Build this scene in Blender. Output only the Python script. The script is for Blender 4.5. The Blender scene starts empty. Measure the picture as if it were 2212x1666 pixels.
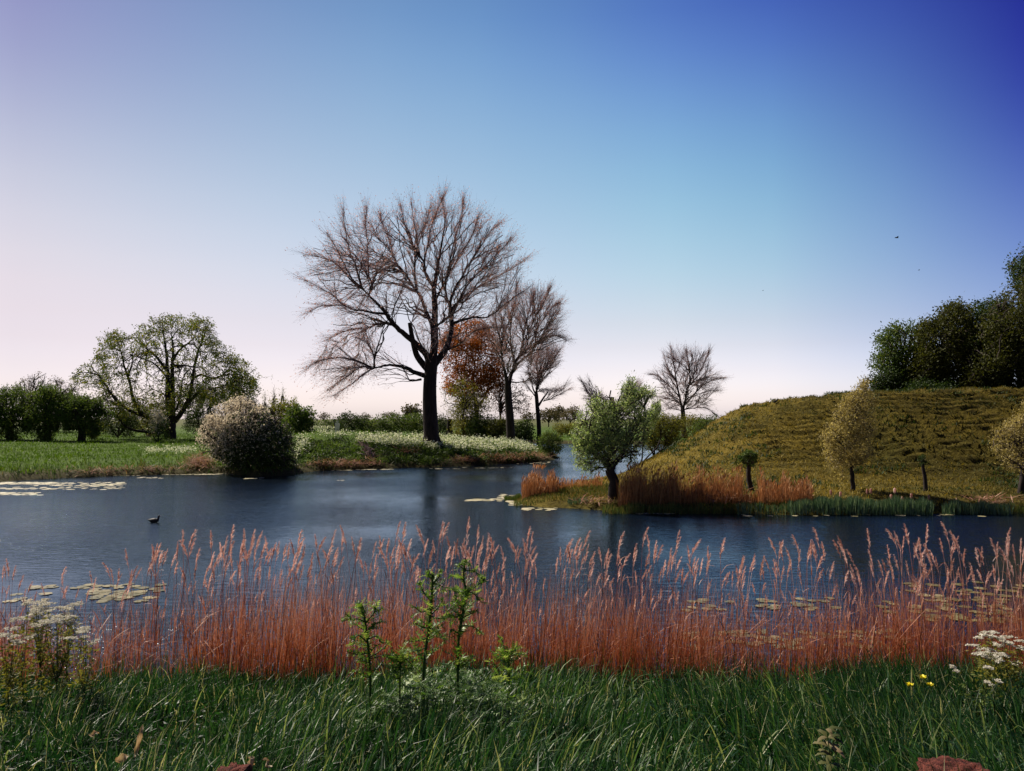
import bpy, math, numpy as np
from mathutils import Vector
C = bpy.context.scene.collection
RNG = np.random.default_rng(7)
rad = math.radians

# ---------------------------------------------------------------- camera
H = 3.2
PITCH = math.atan(72/1702)
cam_d = bpy.data.cameras.new('camera'); cam = bpy.data.objects.new('camera', cam_d); C.objects.link(cam)
cam.location = (0, 0, H); cam.rotation_euler = (rad(90)+PITCH, 0, 0)
cam_d.sensor_width = 36; cam_d.lens = 36*1702/2212
cam_d.clip_start = 0.05; cam_d.clip_end = 9000
bpy.context.scene.camera = cam

# ---------------------------------------------------------------- light
SUN_EL = rad(42); SUN_AZ = math.atan2(-0.76, 0.65)       # measured clockwise from +Y (view direction)
sd = Vector((math.sin(SUN_AZ)*math.cos(SUN_EL), math.cos(SUN_AZ)*math.cos(SUN_EL), math.sin(SUN_EL)))
sl = bpy.data.lights.new('sun', 'SUN'); so = bpy.data.objects.new('sun', sl); C.objects.link(so)
sl.energy = 5.0; sl.angle = rad(0.53); sl.color = (1.0, 0.90, 0.76)
so.rotation_euler = sd.to_track_quat('Z', 'Y').to_euler()

def nd(nt, typ, **kw):
    n = nt.nodes.new(typ)
    for k, v in kw.items():
        if k.startswith('i_'): n.inputs[k[2:].replace('_', ' ')].default_value = v
        else: setattr(n, k, v)
    return n
world = bpy.data.worlds.new('World'); bpy.context.scene.world = world; world.use_nodes = True
wt = world.node_tree; wt.nodes.clear()
sky = nd(wt, 'ShaderNodeTexSky', sky_type='NISHITA', sun_disc=False, sun_elevation=SUN_EL, sun_rotation=SUN_AZ,
         altitude=0, air_density=1.0, dust_density=1.2, ozone_density=2.5)
geo = nd(wt, 'ShaderNodeTexCoord'); sep = nd(wt, 'ShaderNodeSeparateXYZ')
wt.links.new(geo.outputs['Generated'], sep.inputs[0])
def ramp(nt, fac, stops, interp='LINEAR'):
    r = nt.nodes.new('ShaderNodeValToRGB'); r.color_ramp.interpolation = interp
    e = r.color_ramp.elements
    while len(e) > 1: e.remove(e[-1])
    for i, (p, c) in enumerate(stops):
        el = e[0] if i == 0 else e.new(p)
        el.position = p; el.color = (*c, 1) if len(c) == 3 else c
    if fac is not None: nt.links.new(fac, r.inputs['Fac'])
    return r
def mixc(nt, mode, f, a, b):
    m = nd(nt, 'ShaderNodeMix', data_type='RGBA', blend_type=mode)
    if isinstance(f, (int, float)): m.inputs['Factor'].default_value = f
    else: nt.links.new(f, m.inputs['Factor'])
    for s, v in ((6, a), (7, b)):
        if isinstance(v, tuple): m.inputs[s].default_value = (*v, 1)
        else: nt.links.new(v, m.inputs[s])
    return m.outputs[2]
# the clear air: a pale rose veil low down, deeper blue high up and away from the sun
SKY = {-.535: [(.007, (.477, .523, .80)), (.04, (.455, .43, .55)), (.077, (.448, .374, .43)), (.151, (.504, .399, .388)), (.246, (.43, .395, .38)), (.335, (.28, .285, .34)), (.409, (.184, .188, .295)), (.7, (.06, .08, .17)), (1, (.04, .06, .14))],
       0.0: [(.008, (.914, .915, 1.22)), (.04, (.83, .72, .87)), (.091, (.739, .579, .592)), (.177, (.660, .605, .568)), (.287, (.520, .592, .559)), (.388, (.378, .508, .562)), (.469, (.235, .381, .537)), (.7, (.08, .13, .24)), (1, (.04, .06, .14))],
       .315: [(.008, (1.235, 1.189, 1.55)), (.04, (1.05, .90, 1.08)), (.086, (.88, .681, .706)), (.169, (.614, .653, .63)), (.274, (.422, .615, .626)), (.371, (.29, .44, .62)), (.45, (.14, .21, .573)), (.7, (.05, .08, .24)), (1, (.04, .06, .14))],
       .56: [(.008, (1.05, 1.1, 1.6)), (.04, (.8, .8, 1.1)), (.077, (.548, .53, .75)), (.151, (.345, .385, .596)), (.246, (.172, .225, .518)), (.335, (.076, .088, .429)), (.409, (.052, .048, .373)), (.7, (.03, .04, .2)), (1, (.04, .06, .14))]}
xy = nd(wt, 'ShaderNodeCombineXYZ'); wt.links.new(sep.outputs['X'], xy.inputs[0]); wt.links.new(sep.outputs['Y'], xy.inputs[1])
nx = nd(wt, 'ShaderNodeVectorMath', operation='NORMALIZE'); wt.links.new(xy.outputs[0], nx.inputs[0])
sx = nd(wt, 'ShaderNodeSeparateXYZ'); wt.links.new(nx.outputs[0], sx.inputs[0])
zc_ = nd(wt, 'ShaderNodeClamp'); wt.links.new(sep.outputs['Z'], zc_.inputs[0])
def _cub(xs, ys, x):
    m = np.gradient(ys, xs, axis=0); i = int(np.clip(np.searchsorted(xs, x)-1, 0, len(xs)-2)); h = xs[i+1]-xs[i]; t = (x-xs[i])/h
    return (2*t**3-3*t*t+1)*ys[i]+(t**3-2*t*t+t)*h*m[i]+(-2*t**3+3*t*t)*ys[i+1]+(t**3-t*t)*h*m[i+1]
_kx = np.array(sorted(SKY)); _zg = np.array([.007, .03, .06, .09, .12, .15, .18, .22, .26, .30, .34, .38, .42, .46, .52, .60, .7, .85, 1.0])
_col = np.array([[[np.interp(z, [p for p, _ in SKY[k]], [c[q] for _, c in SKY[k]]) for q in range(3)] for z in _zg] for k in _kx])
_col *= (1+np.interp(_zg, [.05, .12, .2, .4, .5, .6], [.02, .07, .10, .10, .06, 0])[None, :, None]*np.array([1.25, .6, 0]))
_col[2:] *= 1+np.interp(_zg, [.12, .22], [0, 1])[None, :, None]*np.array([.07, .03, 0])
_col *= np.interp(_zg, [.09, .18], [.93, 1.0])[None, :, None]
for _ in range(2): _col[:, 1:-1] = .25*_col[:, :-2]+.5*_col[:, 1:-1]+.25*_col[:, 2:]
SKY = {float(x): [(float(z), tuple(float(v) for v in np.maximum(_cub(_kx, _col[:, j], x), .01))) for j, z in enumerate(_zg)] for x in np.linspace(-.535, .56, 10)}
keys = sorted(SKY); cur = None
for k0, k1 in [(None, keys[0])]+list(zip(keys[:-1], keys[1:])):
    r_ = ramp(wt, zc_.outputs[0], SKY[k1], 'EASE' if 0 else 'LINEAR').outputs['Color']
    if cur is None: cur = r_; continue
    mr = nd(wt, 'ShaderNodeMapRange'); mr.inputs['From Min'].default_value = k0; mr.inputs['From Max'].default_value = k1; mr.interpolation_type = 'LINEAR'
    wt.links.new(sx.outputs['X'], mr.inputs['Value']); cur = mixc(wt, 'MIX', mr.outputs[0], cur, r_)
mb_ = nd(wt, 'ShaderNodeMapRange'); mb_.inputs['From Min'].default_value = -.9; mb_.inputs['From Max'].default_value = .25; mb_.inputs['To Min'].default_value = .28
wt.links.new(sep.outputs['Y'], mb_.inputs['Value']); cur = mixc(wt, 'MULTIPLY', 1.0, cur, mb_.outputs[0])
c2 = mixc(wt, 'MULTIPLY', 1.0, sky.outputs['Color'], cur)
hs = nd(wt, 'ShaderNodeHueSaturation'); hs.inputs['Saturation'].default_value = 1.0; wt.links.new(c2, hs.inputs['Color']); c2 = hs.outputs[0]
bg = nd(wt, 'ShaderNodeBackground'); bg.inputs['Strength'].default_value = 0.15
wo = nd(wt, 'ShaderNodeOutputWorld')
wt.links.new(c2, bg.inputs['Color']); wt.links.new(bg.outputs[0], wo.inputs[0])
vs = bpy.context.scene.view_settings
vs.view_transform = 'Standard'; vs.look = 'None'; vs.exposure = 0.5; vs.gamma = 1.0

# ---------------------------------------------------------------- picture -> world helpers
cp, sp_ = math.cos(PITCH), math.sin(PITCH)
def ray(px, py):
    a = (np.asarray(px, float)-1106)/1702; b = (833-np.asarray(py, float))/1702
    return a, cp-b*sp_, sp_+b*cp
def at(px, py, Y):
    a, f, u = ray(px, py); s = Y/f
    return np.stack([a*s, np.asarray(Y, float)+0*a, H+u*s], -1)
def onz(px, py, z=0.0):
    a, f, u = ray(px, py); s = (z-H)/u
    return np.stack([a*s, f*s, z+0*a], -1)

# ---------------------------------------------------------------- noise
def _h(ix, iy, s):
    n = (ix.astype(np.int64)*374761393 + iy.astype(np.int64)*668265263 + s*1442695) & 0xffffffff
    n = ((n ^ (n >> 13))*1274126177) & 0xffffffff
    return ((n ^ (n >> 16)) & 0xffff)/65535.0
def vnoise(x, y, s=0):
    ix, iy = np.floor(x), np.floor(y); fx, fy = x-ix, y-iy
    fx = fx*fx*(3-2*fx); fy = fy*fy*(3-2*fy)
    a = _h(ix, iy, s); b = _h(ix+1, iy, s); c = _h(ix, iy+1, s); d = _h(ix+1, iy+1, s)
    return (a*(1-fx)+b*fx)*(1-fy)+(c*(1-fx)+d*fx)*fy
def fbm(x, y, s=0, o=4):
    t = 0; a = .5
    for i in range(o): t = t+a*vnoise(x*2**i, y*2**i, s+i*17); a *= .5
    return t/(1-.5**o)
def sstep(a, b, x):
    t = np.clip((x-a)/(b-a), 0, 1); return t*t*(3-2*t)

# ---------------------------------------------------------------- land
def coast(pts): return [tuple(onz(px, py)[:2]) for px, py in pts]
farland = [(-3000, 30), (-60, 33)] + coast([(-300, 1052), (0, 1041), (120, 1034), (230, 1029), (480, 1023), (560, 1030), (640, 1027), (660, 1021), (700, 1017),
           (800, 1013), (900, 1010), (1000, 1008), (1060, 1004), (1130, 1000), (1180, 996), (1205, 990), (1196, 977), (1160, 966), (1143, 959)]) \
          + [(3.5, 103), (10, 101), (20, 98), (60, 104), (3000, 140), (3000, 6000), (-3000, 6000)]
hilland = coast([(1106, 1079), (1128, 1090), (1180, 1097), (1240, 1099), (1300, 1103), (1400, 1106), (1500, 1109), (1620, 1111), (1760, 1113), (1900, 1112), (2050, 1110), (2212, 1105)]) \
          + [(40, 28), (3000, 40), (3000, 90), (60, 84), (26, 80), (15.5, 71), (12, 64), (9.3, 56), (6.6, 46), (5.2, 41.5), (3.6, 39.5), (1.9, 35.5)]
def sdist(x, y, poly):
    P = np.array(poly); Q = np.roll(P, -1, 0)
    d = np.full(x.shape, 1e9); ins = np.zeros(x.shape, bool)
    for (ax_, ay), (bx, by) in zip(P, Q):
        ex, ey = bx-ax_, by-ay; t = np.clip(((x-ax_)*ex+(y-ay)*ey)/(ex*ex+ey*ey), 0, 1)
        d = np.minimum(d, np.hypot(x-ax_-t*ex, y-ay-t*ey))
        if ay != by:
            cnd = ((ay > y) != (by > y)) & (x < (bx-ax_)*(y-ay)/(by-ay)+ax_)
            ins ^= cnd
    return np.where(ins, d, -d)
NEAR_Y = [-3000, 0, 2.4, 3.6, 4.8, 6.5, 8.2, 9.3, 10.0, 11.5, 14]
NEAR_Z = [1.6, 1.6, 1.45, 1.12, .80, .50, .24, .08, -.03, -.4, -1.2]
HX = [0, .6, 2.5, 3.7, 5.1, 6.5, 8.4, 13, 20, 40]
HZ = [0.0, .10, .85, 1.45, 2.5, 3.25, 3.55, 3.97, 4.10, 4.2]
def parts(x, y):
    x = np.asarray(x, float); y = np.asarray(y, float)
    wob = (fbm(x*.9, y*.9, 3)-.5)
    yn = y+.7*(fbm(x*.35, x*0+5, 9)-.5)
    za = np.interp(yn, NEAR_Y, NEAR_Z) + .10*(fbm(x*1.3, y*1.3, 31)-.5)*sstep(10, 8, y)
    near = (x > -400) & (x < 400)
    dB = sdist(x, y, farland)+wob*.8
    zb = np.where(dB > 0, .42*(1-np.exp(-dB/.7))+.20*sstep(1, 6, dB)+np.minimum(dB, 60)*.010, np.maximum(dB*.5, -1.2))
    g = lambda cx, cy, rx, ry: np.exp(-((x-cx)/rx)**2-((y-cy)/ry)**2)
    zb = zb+np.where(dB > 0, sstep(0, 5, dB)*(1.25*g(-14.8, 63, 8.0, 8)+.45*g(-5, 80, 10, 18)+.25*g(-5, 62, 6, 6)+.22*(fbm(x*.35, y*.35, 12)-.5)), 0)
    zb = np.where(y > 250, zb*np.interp(y, [250, 1200], [1, .2])+.5, zb)
    dC = sdist(x, y, hilland)+wob*.4
    ys = np.maximum(y, 1.0)
    xe = np.where(y > 40, x*40/ys-.05*(y-40), x)-5.05
    dl = np.maximum(xe, 0)
    zh = np.interp(dl, HX, HZ)
    yy = y-1.6*sstep(8, 16, x)+.8*(fbm(x*.12, y*.05, 40)-.5)
    yy = yy+(yy-29)*.28*sstep(11, 20, x)*sstep(28, 31, y)
    climb = np.interp(yy, [28.5, 30.5, 34, 38, 41.5, 44.5], [0, .07, .36, .72, .95, 1.0])
    climb = climb*climb*(3-2*climb)*.35+climb*.65
    hh = zh*climb*np.interp(y, [66, 82], [1, 0.1])
    tw = fbm(x*.20, y*.20, 50)
    band = hh*4.6+1.7*tw+.9*vnoise(x*.9, y*.35, 8)
    st = (band-np.floor(band)); terr = (sstep(.0, .7, st)-st)*(.38+.42*sstep(11, 17, x))+.18*(fbm(x*1.1, y*2.2, 61)-.5)+.05*(fbm(x*4, y*6, 77, 2)-.5)
    hh = hh+terr*sstep(.25, 1.2, hh)*sstep(5.4, 9.5, x)*sstep(52, 46, y)
    zc = np.where(dC > 0, .30*(1-np.exp(-dC/.5))+.22*sstep(.5, 3, dC)+hh+.07*(fbm(x*1.5, y*1.5, 4)-.5), np.maximum(dC*.5, -1.2))
    return za, zb, zc, dB, dC, hh
def ground_z(x, y):
    za, zb, zc, *_ = parts(x, y)
    return np.maximum(np.maximum(za, zb), zc)
def gpt(px, py, y0=3.0, y1=400):
    """where the ray of a picture point meets the land"""
    Y = np.geomspace(y0, y1, 3000); p = at(np.full(3000, px), np.full(3000, py), Y)
    z = np.maximum(ground_z(p[:, 0], p[:, 1]), 0); hit = p[:, 2] <= z; k = np.argmax(hit) if hit.any() else int(np.argmin(p[:, 2]-z))
    return np.array([p[k, 0], p[k, 1], z[k]])

# ---------------------------------------------------------------- objects
def new_obj(name, data, parent=None):
    o = bpy.data.objects.new(name, data); C.objects.link(o)
    if parent is not None: o.parent = parent
    return o
def tag(o, label=None, cat=None, group=None, kind=None):
    if label: o['label'] = label
    if cat: o['category'] = cat
    if group: o['group'] = group
    if kind: o['kind'] = kind
    return o
def empty(name, loc, label, cat, group=None, rz=0):
    o = new_obj(name, None); o.location = [float(v) for v in loc]; o.rotation_euler = (0, 0, rz); o.empty_display_size = .2
    return tag(o, label, cat, group)
def nrm(v): return v/np.maximum(np.linalg.norm(v, axis=-1, keepdims=True), 1e-9)

class MB:
    def __init__(s): s.V = []; s.F = []; s.M = []; s.T = []; s.R = []; s.n = 0
    def raw(s, V, F, mat=0, t=None, r=None):
        V = np.asarray(V, float).reshape(-1, 3); F = np.asarray(F)
        if len(V) == 0: return
        s.V.append(V); s.F.append(F+s.n); s.M.append(np.full(len(F), mat))
        s.T.append(np.zeros(len(V)) if t is None else np.broadcast_to(t, (len(V),)))
        s.R.append(np.zeros(len(V)) if r is None else np.broadcast_to(r, (len(V),))); s.n += len(V)
    def tubes(s, P, R, sides=5, mat=0, r=None, cap=False, squash=None):
        P = np.asarray(P, float); R = np.asarray(R, float); n, k, _ = P.shape
        T = nrm(np.gradient(P, axis=1)); m = nrm(P[:, -1]-P[:, 0]+1e-6)
        ref = np.where(np.abs(m[:, 2:3]) < .8, np.array([[0, 0, 1.]]), np.array([[1., 0, 0]]))
        u = nrm(np.cross(T, ref[:, None, :])); v = np.cross(T, u)
        a = np.arange(sides)*2*math.pi/sides
        sx, sy = squash or (1, 1)
        V = P[:, :, None, :]+R[:, :, None, None]*(np.cos(a)[None, None, :, None]*u[:, :, None, :]*sx+np.sin(a)[None, None, :, None]*v[:, :, None, :]*sy)
        i = np.arange(n)[:, None, None]*k*sides; j = np.arange(k-1)[None, :, None]*sides; q = np.arange(sides)[None, None, :]; q2 = (q+1) % sides
        F = np.stack([i+j+q, i+j+q2, i+j+sides+q2, i+j+sides+q], -1).reshape(-1, 4)
        t = np.broadcast_to(np.linspace(0, 1, k)[None, :, None], (n, k, sides)).ravel()
        rr = RNG.random(n) if r is None else r
        rr = np.broadcast_to(np.asarray(rr, float).reshape(-1, 1, 1), (n, k, sides)).ravel()
        s.raw(V, F, mat, t, rr)
        if cap:
            for e in (0, k-1):
                base = s.n-n*k*sides
                for p in range(n):
                    ring = base+p*k*sides+e*sides+np.arange(sides)
                    for a_ in range(1, sides-2, 2):
                        s.F.append(np.array([[ring[0], ring[a_], ring[a_+1], ring[(a_+2) % sides]]])); s.M.append(np.array([mat]))
    def ribbons(s, P, W, side, mat=0, r=None, fold=0.0):
        P = np.asarray(P, float); n, k, _ = P.shape; side = np.asarray(side, float)
        if side.ndim == 2: side = side[:, None, :]
        W = np.asarray(W, float)[..., None]
        V = np.stack([P-side*W*.5, P+side*W*.5], 2)
        i = np.arange(n)[:, None]*k*2; j = np.arange(k-1)[None, :]*2
        F = np.stack([i+j, i+j+1, i+j+3, i+j+2], -1).reshape(-1, 4)
        t = np.broadcast_to(np.linspace(0, 1, k)[None, :, None], (n, k, 2)).ravel()
        rr = RNG.random(n) if r is None else r
        rr = np.broadcast_to(np.asarray(rr, float).reshape(-1, 1, 1), (n, k, 2)).ravel()
        s.raw(V, F, mat, t, rr)
    def leaves(s, Cn, D, L, W, mat=0, r=None, t=.5):
        Cn = np.asarray(Cn, float); n = len(Cn)
        if n == 0: return
        D = nrm(D); q = nrm(np.cross(D, RNG.normal(size=(n, 3)))); up = np.cross(D, q)
        L = np.broadcast_to(L, (n,))[:, None]; W = np.broadcast_to(W, (n,))[:, None]
        V = np.stack([Cn, Cn+D*L*.5+q*W*.5+up*W*.12, Cn+D*L, Cn+D*L*.5-q*W*.5+up*W*.12], 1)
        rr = RNG.random(n) if r is None else np.broadcast_to(r, (n,))
        s.raw(V, np.arange(n*4).reshape(n, 4), mat, t, np.repeat(rr, 4))
    def inst(s, V, F, pos, X, Y, Z, scale, mat=0, r=None, t=None):
        V = np.asarray(V, float); F = np.asarray(F); pos = np.asarray(pos, float); n = len(pos)
        sc = np.broadcast_to(scale, (n,))[:, None, None]
        W = pos[:, None]+sc*(V[None, :, 0:1]*X[:, None]+V[None, :, 1:2]*Y[:, None]+V[None, :, 2:3]*Z[:, None])
        FF = (F[None]+np.arange(n)[:, None, None]*len(V)).reshape(-1, 4)
        rr = RNG.random(n) if r is None else np.broadcast_to(r, (n,))
        s.raw(W.reshape(-1, 3), FF, mat, 0.0 if t is None else np.tile(t, n), np.repeat(rr, len(V)))
    def build(s, name, mats, parent=None, smooth=True, offset=None):
        V = np.concatenate(s.V); 
        if offset is not None: V = V-np.asarray(offset)[None]
        F = np.concatenate(s.F).astype(np.int32); M = np.concatenate(s.M)
        me = bpy.data.meshes.new(name)
        me.vertices.add(len(V)); me.vertices.foreach_set('co', V.astype(np.float32).ravel())
        me.loops.add(F.size); me.loops.foreach_set('vertex_index', F.ravel())
        me.polygons.add(len(F)); me.polygons.foreach_set('loop_start', (np.arange(len(F))*4).astype(np.int32))
        me.polygons.foreach_set('loop_total', np.full(len(F), 4, np.int32))
        for m in (mats if isinstance(mats, (list, tuple)) else [mats]): me.materials.append(m)
        me.polygons.foreach_set('material_index', M.astype(np.int32))
        me.polygons.foreach_set('use_smooth', np.full(len(F), smooth))
        me.update(calc_edges=True); me.validate()
        if len(me.vertices) == len(V):
            for nm, A in (('t', s.T), ('rnd', s.R)):
                at_ = me.attributes.new(nm, 'FLOAT', 'POINT'); at_.data.foreach_set('value', np.concatenate(A).astype(np.float32))
        return new_obj(name, me, parent)

# ---------------------------------------------------------------- materials
def newmat(name):
    m = bpy.data.materials.new(name); m.use_nodes = True; nt = m.node_tree; nt.nodes.clear()
    return m, nt, nd(nt, 'ShaderNodeOutputMaterial')
def attr(nt, nm): return nd(nt, 'ShaderNodeAttribute', attribute_name=nm)
def leafmat(name, stops, transl=.35, rough=.6, spec=.2, by='rnd', tint=None, tstops=None):
    """foliage: colour picked per leaf, some light comes through"""
    m, nt, out = newmat(name)
    r = ramp(nt, attr(nt, by).outputs['Fac'], stops)
    col = r.outputs['Color']
    if tstops:
        r2 = ramp(nt, attr(nt, 't').outputs['Fac'], tstops); col = mixc(nt, 'MULTIPLY', 1.0, col, r2.outputs['Color'])
    p = nd(nt, 'ShaderNodeBsdfPrincipled'); p.inputs['Roughness'].default_value = rough; p.inputs['Specular IOR Level'].default_value = spec
    nt.links.new(col, p.inputs['Base Color'])
    tr = nd(nt, 'ShaderNodeBsdfTranslucent')
    tc = mixc(nt, 'MULTIPLY', 1.0, col, tint or (1.25, 1.2, .7)); nt.links.new(tc, tr.inputs['Color'])
    mx = nd(nt, 'ShaderNodeMixShader'); mx.inputs[0].default_value = transl
    nt.links.new(p.outputs[0], mx.inputs[1]); nt.links.new(tr.outputs[0], mx.inputs[2]); nt.links.new(mx.outputs[0], out.inputs[0])
    return m
def barkmat(name, c0, c1, scale=6, bump=.6, rough=.9):
    m, nt, out = newmat(name)
    tc = nd(nt, 'ShaderNodeTexCoord'); mp = nd(nt, 'ShaderNodeMapping'); mp.inputs['Scale'].default_value = (1, 1, .22)
    nt.links.new(tc.outputs['Object'], mp.inputs[0])
    n = nd(nt, 'ShaderNodeTexNoise'); n.inputs['Scale'].default_value = scale; n.inputs['Detail'].default_value = 8; n.inputs['Roughness'].default_value = .65
    nt.links.new(mp.outputs[0], n.inputs['Vector'])
    r = ramp(nt, n.outputs['Fac'], [(.3, c0), (.7, c1)])
    p = nd(nt, 'ShaderNodeBsdfPrincipled'); p.inputs['Roughness'].default_value = rough; p.inputs['Specular IOR Level'].default_value = .2
    b = nd(nt, 'ShaderNodeBump'); b.inputs['Strength'].default_value = bump; b.inputs['Distance'].default_value = .05
    nt.links.new(n.outputs['Fac'], b.inputs['Height']); nt.links.new(b.outputs[0], p.inputs['Normal'])
    nt.links.new(r.outputs[0], p.inputs['Base Color']); nt.links.new(p.outputs[0], out.inputs[0])
    return m
def plain(name, c, rough=.6, spec=.3):
    m, nt, out = newmat(name); p = nd(nt, 'ShaderNodeBsdfPrincipled')
    n = nd(nt, 'ShaderNodeTexNoise'); n.inputs['Scale'].default_value = 14; n.inputs['Detail'].default_value = 5
    tc = nd(nt, 'ShaderNodeTexCoord'); nt.links.new(tc.outputs['Object'], n.inputs['Vector'])
    r = ramp(nt, n.outputs['Fac'], [(.3, tuple(v*.7 for v in c)), (.7, tuple(min(1, v*1.2) for v in c))])
    nt.links.new(r.outputs[0], p.inputs['Base Color']); p.inputs['Roughness'].default_value = rough; p.inputs['Specular IOR Level'].default_value = spec
    nt.links.new(p.outputs[0], out.inputs[0]); return m

# ---------------------------------------------------------------- ground sheet
def build_ground():
    def axis(segs):
        out = [segs[0][0]]
        for a, b, st in segs: out += list(np.linspace(a, b, max(1, int(round((b-a)/st)))+1)[1:])
        return np.array(out)
    gy = [-5 - 10*1.5**i for i in range(14)]
    xs = axis([(-120, -34, 2), (-34, -1, .33), (-1, 34, .17), (34, 50, .5), (50, 130, 2)])
    xs = np.concatenate([-120-np.cumsum(3*1.35**np.arange(20))[::-1], xs, 130+np.cumsum(3*1.35**np.arange(20))])
    ys = axis([(-6, 2, 1), (2, 14, .22), (14, 25, 1), (25, 50, .14), (50, 72, .25), (72, 110, .7), (110, 200, 3)])
    ys = np.concatenate([[-900, -200, -60, -20], ys, 200+np.cumsum(5*1.25**np.arange(24))])
    X, Y = np.meshgrid(xs, ys)
    za, zb, zc, dB, dC, hh = parts(X.ravel(), Y.ravel())
    Z = np.maximum(np.maximum(za, zb), zc)
    x, y = X.ravel(), Y.ravel(); n, m = len(ys), len(xs)
    global GRID; GRID = (xs, ys, Z.reshape(n, m))
    V = np.stack([x, y, Z], -1)
    i = np.arange(n-1)[:, None]*m; j = np.arange(m-1)[None]
    F = np.stack([i+j, i+j+1, i+j+m+1, i+j+m], -1).reshape(-1, 4)
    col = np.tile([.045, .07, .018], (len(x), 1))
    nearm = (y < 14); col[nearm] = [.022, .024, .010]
    nz = fbm(x*.5, y*.5, 90)[:, None]; nz2 = fbm(x*.15, y*.3, 91)[:, None]; nz3 = fbm(x*3, y*3, 92)[:, None]
    hill = (zc >= np.maximum(za, zb)) & (dC > -1)
    hc = np.array([.19, .135, .022])*(1-nz)+np.array([.06, .058, .012])*nz
    hc = hc*(.55+.9*nz3)*(1-.35*sstep(12, 21, x))[:, None]; col = np.where(hill[:, None], hc, col)  # hill colour painted darker to the right, standing in for grazing light
    fl = (zb > np.maximum(za, zc)) & (dB > -1)
    fc = np.array([.05, .10, .010])*(1-nz2)+np.array([.09, .145, .016])*nz2
    fc = fc*(.6+.8*nz3)
    bank = sstep(2.6, .8, dB+1.2*(fbm(x*.6, y*.6, 93)-.5))[:, None]
    fc = fc*(1-bank)+np.array([.07, .062, .024])*bank
    yel = sstep(110, 300, y)[:, None]; fc = fc*(1-yel)+np.array([.12, .125, .05])*yel
    col = np.where(fl[:, None], fc, col)
    mb = MB(); mb.raw(V, F)
    m_, nt, out = newmat('soil and short turf')
    p = nd(nt, 'ShaderNodeBsdfPrincipled'); p.inputs['Roughness'].default_value = .95; p.inputs['Specular IOR Level'].default_value = .1
    tc = nd(nt, 'ShaderNodeTexCoord')
    no = nd(nt, 'ShaderNodeTexNoise'); no.inputs['Scale'].default_value = 5; no.inputs['Detail'].default_value = 9; no.inputs['Roughness'].default_value = .7
    nt.links.new(tc.outputs['Object'], no.inputs['Vector'])
    rr = ramp(nt, no.outputs['Fac'], [(.3, (.45, .45, .45)), (.7, (1.35, 1.35, 1.35))])
    nt.links.new(mixc(nt, 'MULTIPLY', 1.0, attr(nt, 'col').outputs['Color'], rr.outputs[0]), p.inputs['Base Color'])
    b = nd(nt, 'ShaderNodeBump'); b.inputs['Strength'].default_value = 1.0; b.inputs['Distance'].default_value = .10
    nt.links.new(no.outputs['Fac'], b.inputs['Height']); nt.links.new(b.outputs[0], p.inputs['Normal']); nt.links.new(p.outputs[0], out.inputs[0])
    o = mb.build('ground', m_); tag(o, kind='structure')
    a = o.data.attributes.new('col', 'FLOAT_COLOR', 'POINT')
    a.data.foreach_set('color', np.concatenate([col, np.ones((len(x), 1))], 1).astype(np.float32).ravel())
build_ground()
def ground_z(x, y):                 # height of the finished sheet
    xs, ys, Zg = GRID; x = np.asarray(x, float); y = np.asarray(y, float)
    i = np.clip(np.searchsorted(xs, x)-1, 0, len(xs)-2); j = np.clip(np.searchsorted(ys, y)-1, 0, len(ys)-2)
    fx = np.clip((x-xs[i])/(xs[i+1]-xs[i]), 0, 1); fy = np.clip((y-ys[j])/(ys[j+1]-ys[j]), 0, 1)
    return (Zg[j, i]*(1-fx)+Zg[j, i+1]*fx)*(1-fy)+(Zg[j+1, i]*(1-fx)+Zg[j+1, i+1]*fx)*fy

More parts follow.
